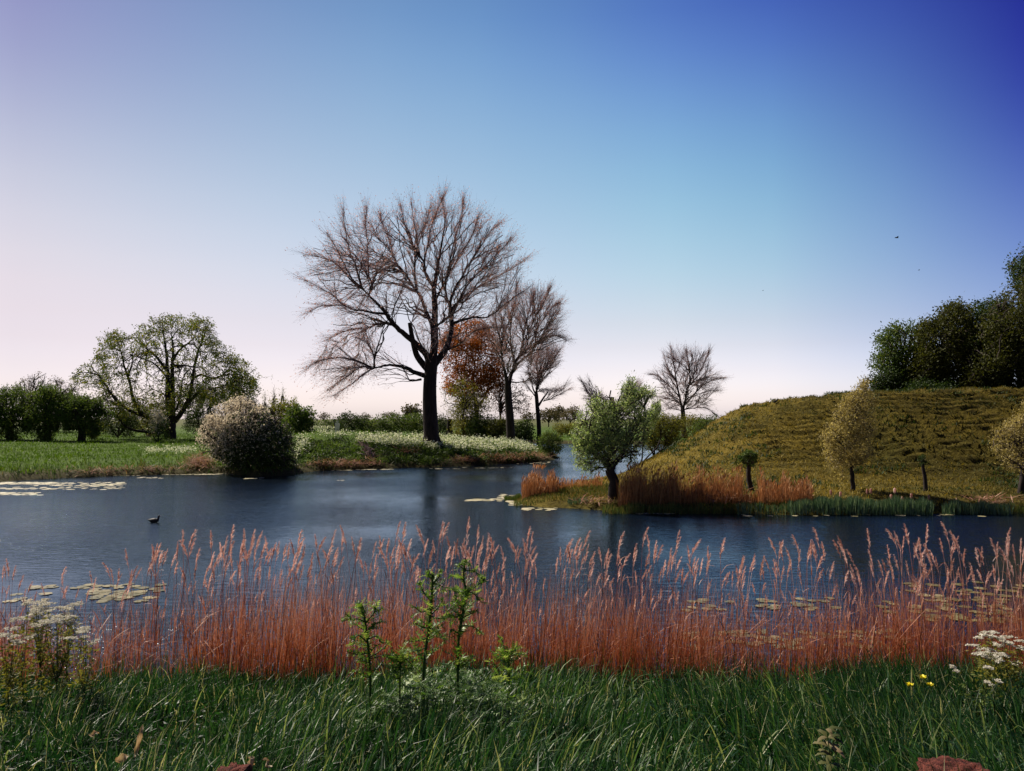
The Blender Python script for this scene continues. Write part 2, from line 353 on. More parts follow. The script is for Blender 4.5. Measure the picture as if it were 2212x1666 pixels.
def build_water():
    m_, nt, out = newmat('pond water')
    p = nd(nt, 'ShaderNodeBsdfGlossy'); p.inputs['Color'].default_value = (.68, .84, 1.0, 1); p.inputs['Roughness'].default_value = .09
    df = nd(nt, 'ShaderNodeBsdfDiffuse'); df.inputs['Color'].default_value = (.004, .008, .018, 1)
    fr = nd(nt, 'ShaderNodeFresnel'); fr.inputs['IOR'].default_value = 1.40
    tc = nd(nt, 'ShaderNodeTexCoord')
    mp = nd(nt, 'ShaderNodeMapping'); mp.inputs['Rotation'].default_value = (0, 0, rad(24)); mp.inputs['Scale'].default_value = (1, 2.3, 1)
    nt.links.new(tc.outputs['Object'], mp.inputs[0])
    n1 = nd(nt, 'ShaderNodeTexNoise'); n1.inputs['Scale'].default_value = 3.0; n1.inputs['Detail'].default_value = 4; n1.inputs['Roughness'].default_value = .62; n1.inputs['Distortion'].default_value = .6
    n2 = nd(nt, 'ShaderNodeTexNoise'); n2.inputs['Scale'].default_value = .10; n2.inputs['Detail'].default_value = 3
    nt.links.new(mp.outputs[0], n1.inputs['Vector']); nt.links.new(tc.outputs['Object'], n2.inputs['Vector'])
    r2 = ramp(nt, n2.outputs['Fac'], [(.38, (.22,)*3), (.60, (1,)*3)])
    b = nd(nt, 'ShaderNodeBump'); b.inputs['Distance'].default_value = .042
    ml = nd(nt, 'ShaderNodeMath', operation='MULTIPLY'); ml.inputs[1].default_value = 1.0
    nt.links.new(r2.outputs[0], ml.inputs[0]); nt.links.new(ml.outputs[0], b.inputs['Strength'])
    nt.links.new(n1.outputs['Fac'], b.inputs['Height']); nt.links.new(b.outputs[0], p.inputs['Normal']); nt.links.new(b.outputs[0], fr.inputs['Normal'])
    mxs = nd(nt, 'ShaderNodeMixShader'); nt.links.new(fr.outputs[0], mxs.inputs[0]); nt.links.new(df.outputs[0], mxs.inputs[1]); nt.links.new(p.outputs[0], mxs.inputs[2]); nt.links.new(mxs.outputs[0], out.inputs[0])
    mb = MB(); mb.raw([(-900, 4, 0), (900, 4, 0), (900, 400, 0), (-900, 400, 0)], [[0, 1, 2, 3]])
    o = mb.build('water', m_, smooth=False); tag(o, kind='structure')
build_water()

# ================================================================ trees
def z_big(p): return [(604.8+.2995*x, 374.4+.2995*y) for x, y in p]     # enlargements of the photograph the outlines were read from
def z_left(p): return [(.2864*x, 633.7+.2864*y) for x, y in p]
def z_mid(p): return [(979.3+.2247*x, 604.8+.2247*y) for x, y in p]
def z_wil(p): return [(1094.4+.2767*x, 691.2+.2767*y) for x, y in p]
def z_right(p): return [(1612.8+.3975*x, 489.6+.3975*y) for x, y in p]

def spline(P, n):
    P = np.asarray(P, float); k = len(P)
    if k == 2: return P[0]+(P[1]-P[0])*np.linspace(0, 1, n)[:, None]
    E = np.vstack([2*P[0]-P[1], P, 2*P[-1]-P[-2]]); u = np.linspace(0, k-1-1e-6, n); i = u.astype(int); f = (u-i)[:, None]
    a, b, c, d = E[i], E[i+1], E[i+2], E[i+3]
    return .5*((2*b)+(-a+c)*f+(2*a-5*b+4*c-d)*f*f+(-a+3*b-3*c+d)*f**3)

class Skel:
    def __init__(s): s.P = np.zeros((0, 3)); s.D = np.zeros((0, 3)); s.R = np.zeros(0); s.ok = np.zeros(0, bool); s.batches = []
    def add(s, P, D, R, ok=True):
        s.P = np.vstack([s.P, P]); s.D = np.vstack([s.D, D]); s.R = np.concatenate([s.R, R]); s.ok = np.concatenate([s.ok, np.full(len(P), ok) if isinstance(ok, bool) else ok])
    def limb(s, P, r0, r1, ok=True, knot=.0, pw=1.0):
        P = np.asarray(P, float); L = np.linalg.norm(np.diff(P, axis=0), axis=1).sum()
        n = int(max(6, min(60, L/.22))); Q = spline(P, n)
        Q = Q+RNG.normal(size=Q.shape)*knot*np.sin(np.linspace(0, math.pi, n))[:, None]
        R = r0+(r1-r0)*np.linspace(0, 1, n)**pw
        s.add(Q, nrm(np.gradient(Q, axis=0)), R, ok); s.batches.append((Q[None], R[None], 9)); return Q
    def pick(s, T, kang, maxd=None):
        P, D = s.P[s.ok], s.D[s.ok]; ids = np.flatnonzero(s.ok); out = []
        for i in range(0, len(T), 250):
            v = T[i:i+250, None]-P[None]; L = np.linalg.norm(v, axis=2)+1e-6
            c = (v*D[None]).sum(2)/L
            out.append(ids[np.argmin(L*(1+kang*(1-c)), 1)])
        return np.concatenate(out)
    def grow(s, T, k=6, rt=.012, slope=.012, kang=1.0, curv=.35, jit=.04, sides=4, droop=0., drop=True):
        if len(T) == 0: return
        idx = s.pick(T, kang); A = s.P[idx]; v = T-A; L = np.linalg.norm(v, axis=1, keepdims=True)
        keep = L[:, 0] > .05; idx, A, v, L, T = idx[keep], A[keep], v[keep], L[keep], T[keep]
        Cn = A+s.D[idx]*L*curv+v*.22+np.array([0, 0, 1.])*droop*L
        t = np.linspace(0, 1, k)[None, :, None]
        Q = (1-t)**2*A[:, None]+2*t*(1-t)*Cn[:, None]+t*t*T[:, None]
        Q = Q+RNG.normal(size=Q.shape)*jit*L[:, None]*np.sin(math.pi*t)
        r0 = np.minimum(s.R[idx]*.85, rt+slope*L[:, 0]); R = r0[:, None]+(rt-r0[:, None])*np.linspace(0, 1, k)[None]**.8
        s.batches.append((Q, R, sides)); D = nrm(np.gradient(Q, axis=1))
        s.add(Q[:, 1:].reshape(-1, 3), D[:, 1:].reshape(-1, 3), R[:, 1:].ravel())
        return Q, D
def twigs(Q, D, n, length, spread=.6, up=.15, k=3, rt=.006, out=None, cen=None, outw=.3, tmin=1):
    m, kk, _ = Q.shape; i = RNG.integers(0, m, n); j = RNG.integers(tmin, kk, n)
    A = Q[i, j]; d = D[i, j]+RNG.normal(size=(n, 3))*spread+np.array([0, 0, up])
    if cen is not None: d = d+nrm(A-cen)*outw
    d = nrm(d); L = length*(.5+RNG.random(n))[:, None]
    t = np.linspace(0, 1, k)[None, :, None]
    P = A[:, None]+d[:, None]*L[:, None]*t+RNG.normal(size=(n, 1, 3))*.12*L[:, None]*t*t
    return P, d
def inpoly(x, y, poly):
    ins = np.zeros(x.shape, bool); P = np.array(poly); Q = np.roll(P, -1, 0)
    for (ax_, ay), (bx, by) in zip(P, Q):
        if ay != by: ins ^= ((ay > y) != (by > y)) & (x < (bx-ax_)*(y-ay)/(by-ay)+ax_)
    return ins
def edged(x, y, poly):
    P = np.array(poly); Q = np.roll(P, -1, 0); d = np.full(x.shape, 1e9)
    for (ax_, ay), (bx, by) in zip(P, Q):
        ex, ey = bx-ax_, by-ay; t = np.clip(((x-ax_)*ex+(y-ay)*ey)/(ex*ex+ey*ey), 0, 1); d = np.minimum(d, np.hypot(x-ax_-t*ex, y-ay-t*ey))
    return d
def fill(poly, n, Y, depth, shell=0.0, clump=0, cl_r=.12, rag=.16, outl=1):
    """n points through the volume whose outline is poly: deeper where the outline is wider"""
    P = np.array(poly); lo, hi = P.min(0), P.max(0); xs = []; ys = []
    tot = 0; cs = None
    while tot < n:
        x = RNG.uniform(lo[0], hi[0], n*2); y = RNG.uniform(lo[1], hi[1], n*2)
        if clump:
            if cs is None:
                cx = RNG.uniform(lo[0], hi[0], clump*3); cy = RNG.uniform(lo[1], hi[1], clump*3); m = inpoly(cx, cy, poly); cs = np.stack([cx[m], cy[m]], 1)[:clump]
            k = RNG.integers(0, len(cs), n*2); sg = cl_r*(hi-lo).max()
            x = cs[k, 0]+RNG.normal(size=n*2)*sg; y = cs[k, 1]+RNG.normal(size=n*2)*sg
        m = inpoly(x, y, poly)
        if rag:
            if tot == 0 and not xs: q = (hi-lo).min()/7; s0 = int(RNG.integers(0, 9999)); em0 = (hi-lo).min()/2
            m &= edged(x, y, poly)/em0 > rag*2.2*(fbm(x/q, y/q, s0, 3)-.38)
        xs.append(x[m]); ys.append(y[m]); tot += m.sum()
    x = np.concatenate(xs)[:n]; y = np.concatenate(ys)[:n]; j = RNG.random(n) < .05*(rag > 0)*outl; f_ = 1+RNG.random(n)*.12*j; cx_, cy_ = P.mean(0); x = cx_+(x-cx_)*f_; y = cy_+(y-cy_)*f_
    e = edged(x, y, poly); em = e.max(); u = 1-np.clip(e/em, 0, 1)
    hd = depth*np.sqrt(np.clip(1-u*u, 0, 1)); f = RNG.uniform(-1, 1, n)
    if shell: f = np.sign(f)*(shell+(1-shell)*np.abs(f))
    return at(x, y, Y+f*hd), e/em
def lump(cx, cy, rx, ry, n=18, w=.12, seed=1):
    r = np.random.default_rng(seed); a = np.linspace(0, 2*math.pi, n, endpoint=False)
    k = 1+w*r.normal(size=n); return [(cx+rx*c*q, cy+ry*s*q) for c, s, q in zip(np.cos(a), np.sin(a), k)]
def emit(sk, mb_limb, mb_twig, thin=.035):
    for Q, R, sd_ in sk.batches:
        big = R[:, 0] > thin
        if big.any(): mb_limb.tubes(Q[big], R[big], sd_ if sd_ > 5 else 5)
        if (~big).any(): mb_twig.tubes(Q[~big], R[~big], 3)

BARK = barkmat('dark furrowed bark', (.014, .011, .012), (.055, .042, .038), 7)
TWIG = leafmat('reddish bare twigs', [(0, (.20, .14, .135)), (1, (.58, .45, .43))], .0, .8, .2)
GTWIG = leafmat('grey brown twigs', [(0, (.05, .04, .03)), (1, (.13, .10, .08))], .0, .8, .2)
BUD = leafmat('rusty buds and catkins', [(0, (.42, .22, .17)), (.6, (.66, .45, .38)), (1, (.80, .64, .58))], .4, .7, .2, tint=(1.2, .9, .8))
def bare_tree(label, base, limbs, env, Y, depth, n1, n2, n3, r_lv=(.03, .012, .006), tw=.8, group=None, buds=1.0, scale=1.0, name='bare_tree', kang=5.0, spread=.24, twmat=None, curv=.14, shrink=.945):
    b = at(base[0], base[1], Y); b[2] = ground_z(b[0:1], b[1:2])[0]-.05
    sk = Skel(); fx_, fy_ = limbs[0][0][-1]; sh = lambda p: [(fx_+(x-fx_)*shrink, fy_+(y-fy_)*shrink) for x, y in p]
    env = sh(env); limbs = [limbs[0]]+[(sh(L[0]),)+tuple(L[1:]) for L in limbs[1:]]
    for L in limbs:
        pts, r0, r1, dz = L[:4]; m = len(pts); dzs = np.linspace(0, 1, m)*dz if np.isscalar(dz) else np.interp(np.linspace(0, 1, m), np.linspace(0, 1, len(dz)), dz)
        W_ = np.array([at(px, py, Y+d) for (px, py), d in zip(pts, dzs)])
        if len(L) > 4 and L[4] == 'trunk': W_[0] = b; sk.limb(W_, r0, r1, ok=False)
        elif len(L) > 4 and L[4] == 'stub': sk.limb(W_, r0, r1, ok=False)
        else: sk.limb(W_, r0, r1*.35, knot=.02, pw=.72)
    cen = at(*np.mean(env, 0), Y); E_ = np.array(env); ce = E_.mean(0); f_in = 1-.30*tw/(np.ptp(E_[:, 0])/1702*Y/2); env = [tuple(v) for v in ce+(E_-ce)*f_in]
    T, _ = fill(env, n1, Y, depth, rag=.06, outl=0); o = sk.grow(T, 9, r_lv[0], .008, kang, curv, .025, 6)
    T, _ = fill(env, n2, Y, depth, .2, rag=.20, outl=0); Q, D = sk.grow(T, 6, r_lv[1], .006, kang, .22, .03, 3)
    root = empty(name, b, label, 'tree', group)
    ml, mt = MB(), MB(); emit(sk, ml, mt)
    LP = np.concatenate([b_[0][0] for b_ in sk.batches if len(b_[0]) == 1 and b_[1][0, -1] < .03]); LD = nrm(np.gradient(LP, axis=0)); LR = np.concatenate([b_[1][0] for b_ in sk.batches if len(b_[0]) == 1 and b_[1][0, -1] < .03])
    kk = np.flatnonzero(LR < .06); kk = RNG.choice(kk, min(len(kk)*3, 1500)); Q2, D2 = np.repeat(LP[kk][:, None], 6, 1), np.repeat(LD[kk][:, None], 6, 1); Q, D = np.concatenate([Q, Q2]), np.concatenate([D, D2])
    Pt, d = twigs(Q, D, n3, tw, spread, .12, 4, cen=cen, outw=.3)
    Rt = np.full(Pt.shape[:2], r_lv[2]); Rt *= np.linspace(1, .5, Pt.shape[1])[None]; mt.tubes(Pt, Rt, 3)
    if buds:
        k = int(n3*buds); i = RNG.integers(0, n3, k); j = RNG.integers(1, 4, k); mt.leaves(Pt[i, j], nrm(d[i]+RNG.normal(size=(k, 3))*.8), .10*scale*(.5+RNG.random(k)), .05*scale, 1)
    # root flare
    a = RNG.uniform(0, 6.28, 1)[0]; r = limbs[0][1]
    for q in range(6):
        an = a+q*1.05; dd = np.array([math.cos(an), math.sin(an), 0]); p = np.array([b+dd*r*.45+[0, 0, r*1.6], b+dd*r*.95+[0, 0, r*.5], b+dd*r*1.6+[0, 0, -.05]])
        ml.tubes(spline(p, 6)[None], np.linspace(r*.42, r*.2, 6)[None], 7)
    ml.build('trunk', BARK, root, offset=b); mt.build('crown', [twmat or TWIG, BUD], root, offset=b, smooth=False)
    return root

Z = z_big
big_limbs = [
 ([(932, 972)]+Z([(1088, 1850), (1080, 1700), (1079, 1560), (1086, 1440), (1100, 1340)]), .60, .44, 0, 'trunk'),
 (Z([(1090, 1440), (1112, 1250), (1118, 1080), (1116, 900), (1112, 800), (1130, 700), (1142, 600), (1160, 520), (1180, 400), (1195, 250), (1160, 100)]), .36, .03, 1.2),
 (Z([(1050, 1470), (960, 1440), (900, 1410), (830, 1392), (760, 1388), (690, 1402), (640, 1412)]), .20, .12, -2.5),
 (Z([(640, 1412), (560, 1370), (450, 1335), (330, 1335), (210, 1365), (140, 1420)]), .10, .015, (-2.5, -4)),
 (Z([(640, 1412), (560, 1400), (480, 1450), (400, 1500), (290, 1580)]), .09, .015, (-2.5, -1.5)),
 (Z([(655, 1410), (655, 1330), (640, 1270), (590, 1210), (510, 1170)]), .09, .015, (-2.5, -3.5)),
 (Z([(650, 1410), (600, 1440), (520, 1500), (440, 1560), (340, 1620)]), .08, .012, (-2.5, -5)),
 (Z([(1015, 1495), (930, 1505), (900, 1450), (862, 1400)]), .09, .03, -1),
 (Z([(1085, 1420), (1060, 1320), (990, 1240), (900, 1160), (830, 1100), (780, 1050), (740, 990), (700, 940), (650, 890), (610, 850), (560, 800)]), .30, .13, -3.5),
 (Z([(560, 800), (540, 720), (510, 620), (480, 560), (450, 440), (430, 320), (425, 230)]), .10, .02, (-3.5, -4.5)),
 (Z([(612, 850), (640, 790), (615, 700), (610, 580), (605, 450), (590, 300), (600, 210)]), .09, .02, (-3.5, -1.5)),
 (Z([(615, 845), (650, 720), (700, 650), (760, 600)]), .05, .012, (-3.5, -5)),
 (Z([(575, 810), (500, 760), (430, 680), (340, 600), (230, 560), (110, 545)]), .09, .015, (-3.5, -3)),
 (Z([(560, 800), (480, 720), (420, 600), (350, 470), (290, 370)]), .08, .015, (-3.5, -6)),
 (Z([(742, 995), (640, 985), (560, 970), (500, 960), (430, 930), (350, 860), (250, 800), (120, 735)]), .10, .015, (-2.5, -5)),
 (Z([(430, 930), (340, 930), (240, 940), (170, 980)]), .05, .012, (-4, -5)),
 (Z([(805, 1080), (740, 1068), (670, 1080), (620, 1095), (580, 1125)]), .09, .06, (-2, -1)),
 (Z([(600, 1110), (500, 1110), (400, 1140), (280, 1200)]), .05, .012, (-1, -1)),
 (Z([(1070, 1430), (990, 1330), (960, 1250), (940, 1150), (925, 1065)]), .26, .14, (0, -1.2), 'stub'),
 (Z([(930, 1090), (960, 1000), (990, 930), (1000, 860)]), .04, .01, (-1.2, -1.5)),
 (Z([(1110, 1260), (1095, 1080), (1060, 1000), (1030, 920), (1000, 850), (950, 780), (900, 700), (850, 645), (800, 560), (760, 490), (690, 420), (640, 330)]), .20, .02, 2.5),
 (Z([(980, 815), (965, 700), (965, 600), (970, 520), (930, 430), (885, 300), (850, 160)]), .12, .02, (1.5, 3.5)),
 (Z([(970, 530), (1010, 420), (1050, 300), (1090, 180)]), .07, .015, (2.2, 2.8)),
 (Z([(860, 655), (800, 625), (730, 655), (640, 640), (550, 560)]), .06, .012, (1.7, .5)),
 (Z([(800, 560), (770, 430), (720, 320), (700, 230)]), .06, .015, (2.2, 4)),
 (Z([(1108, 790), (1050, 700), (1035, 600), (1000, 545), (985, 450), (960, 300), (935, 140)]), .14, .02, (.5, -2.2)),
 (Z([(1035, 600), (1060, 480), (1090, 340), (1140, 200), (1180, 110)]), .08, .015, (-1, -3)),
 (Z([(1100, 1400), (1190, 1280), (1230, 1180), (1246, 1080), (1245, 1000), (1232, 930), (1260, 830), (1320, 720), (1390, 600), (1470, 480), (1540, 370), (1600, 320)]), .28, .02, 2.8),
 (Z([(1232, 930), (1205, 860), (1200, 760), (1230, 600), (1270, 420), (1320, 250), (1330, 130)]), .12, .02, (1.4, 3.5)),
 (Z([(1250, 1000), (1300, 900), (1350, 800), (1430, 700), (1530, 600), (1650, 480), (1700, 410)]), .12, .02, (1.3, -2.5)),
 (Z([(1240, 960), (1330, 880), (1440, 800), (1580, 720), (1720, 640), (1830, 560)]), .11, .015, (1.3, 4)),
 (Z([(1250, 1070), (1340, 1040), (1430, 1020), (1520, 1020), (1620, 950), (1720, 870), (1800, 820)]), .13, .015, (1.1, -1)),
 (Z([(1190, 1280), (1300, 1230), (1400, 1140), (1520, 1100), (1640, 1100)]), .09, .012, (.5, -3)),
 (Z([(1120, 1100), (1180, 1050), (1300, 960), (1420, 800), (1540, 640), (1600, 500)]), .10, .015, (0, -5)),
 (Z([(1120, 900), (1180, 780), (1280, 600), (1400, 400), (1450, 250)]), .10, .015, (.4, -4)),
]
big_env = Z([(75, 560), (150, 480), (240, 390), (330, 310), (430, 205), (600, 190), (700, 210), (800, 130), (950, 95), (1150, 62), (1230, 130), (1320, 120), (1450, 200), (1520, 240), (1620, 330), (1730, 400), (1770, 470), (1835, 520),
             (1850, 680), (1800, 850), (1690, 970), (1500, 1100), (1350, 1280), (1220, 1390), (1060, 1330), (980, 1200), (860, 1040), (700, 1130), (840, 1400), (860, 1560), (700, 1480), (680, 1620), (610, 1480), (480, 1570), (310, 1640), (230, 1560), (130, 1420), (240, 1280), (240, 1170), (330, 1110), (170, 1020), (160, 880), (90, 720)])
bare_tree('tallest leafless tree with thick dark trunk and rosy twigs on the far bank', (932, 972), big_limbs, big_env, 58, 6.2, 330, 2400, 15000, (.024, .007, .0042), 1.15, name='bare_tree', buds=1.6)
Z = z_mid
bare_tree('second leafless tree, right of the tallest one, forked dark trunk above the white meadow', (1104, 955),
 [([(1104, 955)]+Z([(545, 1350), (530, 1150), (522, 1010)]), .42, .33, 0, 'trunk'),
  (Z([(530, 1060), (545, 960), (565, 880), (590, 780), (560, 650), (550, 500), (560, 350), (600, 150), (620, 20)]), .22, .02, 1.5),
  (Z([(520, 1040), (508, 940), (485, 840), (460, 720), (455, 600), (420, 450), (400, 300), (420, 150)]), .22, .02, -2),
  (Z([(560, 890), (620, 800), (700, 730), (770, 660), (800, 600), (810, 500), (850, 400), (950, 250), (1060, 160)]), .17, .02, -1.5),
  (Z([(800, 600), (900, 530), (1000, 510), (1130, 550)]), .08, .012, (-1, -1.5)),
  (Z([(590, 780), (650, 700), (680, 560), (700, 400), (760, 200), (800, 60)]), .15, .02, 3),
  (Z([(645, 720), (720, 600), (740, 480), (800, 330), (900, 150), (940, 40)]), .11, .02, (1, -3)),
  (Z([(560, 980), (640, 985), (720, 960), (760, 900)]), .08, .02, -1),
  (Z([(470, 760), (420, 680), (360, 600), (320, 450)]), .08, .015, (-1, -3))],
 Z([(290, 560), (300, 300), (420, 110), (600, -30), (800, -40), (950, 20), (1100, 110), (1090, 300), (1060, 420), (1170, 530), (1090, 600), (900, 640), (760, 760), (640, 880), (560, 900), (430, 860)]), 74, 4.5, 130, 1100, 7000, (.026, .009, .006), 1.0, name='bare_tree', buds=1.0)
bare_tree('slim leafless tree with a broken side branch, standing where the bank meets the channel', (1165, 947),
 [([(1165, 947)]+Z([(822, 1400), (812, 1280), (800, 1130), (795, 1080)]), .26, .19, 0, 'trunk'),
  (Z([(795, 1090), (820, 1000), (850, 900), (920, 800), (1000, 700), (1040, 650)]), .13, .015, 1.2),
  (Z([(797, 1090), (812, 950), (800, 800), (830, 650), (870, 570)]), .13, .015, -1),
  (Z([(795, 1110), (765, 1040), (740, 950), (720, 800), (745, 680)]), .12, .015, 1),
  (Z([(790, 1125), (740, 1060), (690, 990), (660, 940)]), .08, .015, -1),
  (Z([(822, 1215), (870, 1140), (920, 1072)]), .13, .07, .6, 'stub'),
  (Z([(868, 1172), (950, 1140), (1050, 1090), (1130, 1045)]), .06, .012, 1)],
 Z([(690, 960), (670, 700), (780, 610), (880, 560), (1000, 590), (1085, 680), (1060, 800), (960, 880), (880, 980), (850, 1040), (960, 1050), (1130, 1010), (1120, 1090), (1000, 1130), (880, 1130), (800, 1060)]), 86, 3.2, 80, 700, 4000, (.024, .010, .0065), .9, name='bare_tree', buds=.5)
Z = z_wil
bare_tree('round leafless tree standing alone on the skyline left of the grass hill', (1477, 912),
 [([(1477, 912)]+Z([(1378, 740), (1372, 690)]), .34, .27, 0, 'trunk'),
  (Z([(1375, 720), (1350, 600), (1322, 470), (1310, 380), (1290, 250), (1280, 200)]), .20, .02, 1.2),
  (Z([(1378, 700), (1400, 600), (1430, 470), (1425, 350), (1400, 210)]), .18, .02, -1.5),
  (Z([(1392, 660), (1450, 600), (1540, 500), (1640, 450), (1720, 440)]), .13, .015, 1.5),
  (Z([(1365, 660), (1310, 630), (1230, 610), (1170, 640)]), .10, .015, -1),
  (Z([(1385, 700), (1460, 690), (1560, 685), (1650, 745)]), .10, .015, -2),
  (Z([(1350, 600), (1280, 520), (1180, 430), (1110, 410)]), .11, .015, 2),
  (Z([(1325, 480), (1260, 380), (1220, 250)]), .10, .015, (1, 3)),
  (Z([(1432, 500), (1500, 420), (1560, 300), (1590, 220)]), .10, .015, (-1, -3)),
  (Z([(1400, 620), (1480, 560), (1500, 480), (1560, 400)]), .09, .015, (0, 3))],
 Z([(1095, 420), (1190, 300), (1230, 205), (1330, 170), (1390, 200), (1470, 180), (1600, 205), (1640, 350), (1740, 430), (1690, 540), (1640, 600), (1690, 700), (1560, 700), (1400, 680), (1230, 740), (1150, 600)]), 105, 4.8, 130, 1100, 5500, (.028, .011, .0075), 1.0, name='bare_tree', buds=.5)
bare_tree('half hidden dead looking tree with a snapped trunk behind the big pollard willow', (1325, 945),
 [([(1325, 945), (1324, 905), (1321, 880), (1322, 858)], .30, .22, 0, 'trunk'),
  ([(1323, 900), (1300, 882), (1285, 868), (1265, 842), (1252, 820)], .09, .012, 1),
  ([(1323, 890), (1343, 862), (1362, 840), (1380, 822)], .09, .012, -1),
  ([(1323, 895), (1370, 870), (1400, 850)], .08, .012, 2)],
 [(1246, 818), (1268, 812), (1300, 850), (1335, 862), (1362, 826), (1392, 816), (1400, 850), (1380, 880), (1330, 900), (1280, 895), (1254, 860)], 72, 2.2, 60, 500, 2500, (.02, .010, .007), .6, name='bare_tree', buds=.4)

# ---------------------------------------------------------------- leafy trees and bushes
def G(*c): return [(i/(len(c)-1), v) for i, v in enumerate(c)]
L_OLIVE = leafmat('olive spring leaves', G((.06, .08, .012), (.14, .15, .022), (.27, .24, .04)), .45)
L_DARK = leafmat('deep green leaves', G((.012, .028, .010), (.032, .06, .014), (.085, .12, .03)), .35)
L_MID = leafmat('mid green leaves', G((.03, .06, .014), (.07, .12, .024), (.17, .21, .05)), .4)
L_RUST = leafmat('rust brown young leaves', G((.16, .055, .012), (.34, .125, .022), (.44, .20, .04)), .5, tint=(1.2, .9, .6))
L_YEL = leafmat('yellow green leaves', G((.08, .09, .015), (.17, .17, .03), (.26, .24, .05)), .4)
L_GOLD = leafmat('golden windblown willow leaves', G((.14, .12, .035), (.36, .29, .11), (.62, .52, .26)), .4, .5)
L_SILV = leafmat('silvery willow leaves', G((.08, .13, .035), (.23, .33, .12), (.60, .66, .42)), .5, .4, .4)
L_BRGR = leafmat('brownish green leaves', G((.035, .045, .010), (.062, .070, .013), (.095, .10, .018)), .35)
L_BLOS = leafmat('cream hawthorn blossom', G((.55, .48, .36), (.74, .66, .52), (.88, .82, .70)), .4, .7, .1, tint=(1, .95, .85))
L_GREY = leafmat('mauve grey twiggy leaves', G((.10, .08, .08), (.18, .14, .13), (.22, .18, .15)), .3)

def leafy(name, label, cat, base, env, Y, depth, leaves, mat, n1=30, n2=200, n3=900, r=.15, fork=.35, leaf=(.16, .07), per=8, sc=.22, limbs=None, shell=.45, group=None,
          droop=0., trunk_top=None, clump=60, cl_r=.055, rag=.26, bark=None, mat2=None, mix2=0., hang=0., stems=1, lean=None, rimbias=0., kang=.8, dirx=None, topblos=None, dens_in=1.0, lobe=1.0):
    b = at(base[0], base[1], Y); b[2] = ground_z(b[0:1], b[1:2])[0]-.04
    E = np.array(env); cen = at(E[:, 0].mean(), E[:, 1].mean(), Y)
    sk = Skel()
    if limbs:
        for L in limbs:
            pts, r0, r1, dz = L[:4]; m = len(pts); dzs = np.linspace(0, 1, m)*dz if np.isscalar(dz) else np.interp(np.linspace(0, 1, m), np.linspace(0, 1, len(dz)), dz)
            W_ = np.array([at(px, py, Y+d) for (px, py), d in zip(pts, dzs)])
            tr = len(L) > 4
            if tr: W_[0] = b
            sk.limb(W_, r0, r1, ok=not tr, knot=.02)
        if all(len(L) > 4 for L in limbs): sk.ok[-3:] = True
    else:
        top = b+(cen-b)*fork if trunk_top is None else at(trunk_top[0], trunk_top[1], Y)
        for q in range(stems):
            o = RNG.normal(size=3)*[1, 1, 0]*(.25*(stems > 1))
            tp = top+RNG.normal(size=3)*[1, 1, .2]*(.6*(stems > 1))*np.linalg.norm(top-b)
            mid = (b+tp)/2+RNG.normal(size=3)*[1, 1, 0]*.05*np.linalg.norm(top-b)
            sk.limb([b+o*.3, mid, tp], r, r*.7, ok=False); sk.ok[-2:] = True
    T, _ = fill(env, n1, Y, depth, .1); sk.grow(T, 7, r*.18, .016, kang, .35, .04, 5)
    sk.ok[:] = True
    T, e = fill(env, n2, Y, depth, shell*.6); sk.grow(T, 5, r*.09, .012, kang, .3, .05, 4)
    E_ = np.array(env); ce = E_.mean(0); env3 = [tuple(v) for v in ce+(E_-ce)*1.05]
    T, e = fill(env3, int(n3*.72), Y, depth, shell, clump, cl_r, rag)
    T2, e2 = fill(env3, int(n3*.28), Y, depth, shell, 0, .05, rag); T = np.vstack([T, T2]); e = np.concatenate([e, e2])
    sz_ = np.ptp(T, axis=0).max(); fq = 3.6/sz_; o_ = RNG.random(3)*50            # lobes and hollows over the whole crown
    for _k, _a in ((fq, .42), (fq*2.3, .22)):
        n3_ = (fbm(T[:, 0]*_k+o_[0], T[:, 2]*_k+o_[1], 11, 2)+fbm(T[:, 1]*_k+o_[2], T[:, 2]*_k+T[:, 0]*_k*.5, 12, 2))/2-.5
        T = cen+(T-cen)*(1+lobe*_a*n3_)[:, None]
    if dens_in < 1:
        k = (RNG.random(len(T)) < np.clip(1.15-e, dens_in, 1)); T, e = T[k], e[k]
    Q, D = sk.grow(T, 4, min(.012, r*.05), .010, kang*.6, .25, .06, 3, droop)
    root = empty(name, b, label, cat, group)
    ml, mt = MB(), MB(); emit(sk, ml, mt, .03)
    n = leaves; i = RNG.integers(0, len(Q), n); j = RNG.choice([2, 3], n); P = Q[i, j]+RNG.normal(size=(n, 3))*sc
    # each twig keeps one tone so that light and dark clumps form
    tone = RNG.random(len(Q)); rr = np.clip(.6*tone[i]+.4*RNG.random(n), 0, 1)
    d = D[i, j]+RNG.normal(size=(n, 3))*.7+np.array([0, 0, -hang])
    if dirx is not None: d = d+np.array(dirx)
    mi = 1
    s_ = (.6+.8*RNG.random(n))
    if mat2 is not None:
        sel = (nrm(P-cen) @ np.array([-.55, -.1, .8]) > (1-2*mix2)+RNG.normal(size=n)*.45) if topblos else RNG.random(n) < mix2
        mt.leaves(P[~sel], d[~sel], leaf[0]*s_[~sel], leaf[1]*s_[~sel], 1, rr[~sel])
        q = topblos or 1.0
        mt.leaves(P[sel], d[sel], leaf[0]*s_[sel]*q, leaf[1]*s_[sel]*q, 2, rr[sel])
    else: mt.leaves(P, d, leaf[0]*s_, leaf[1]*s_, 1, rr)
    ml.build('trunk', bark or BARK, root, offset=b)
    mt.build('crown', [GTWIG, mat]+([mat2] if mat2 else []), root, offset=b, smooth=False)
    return root

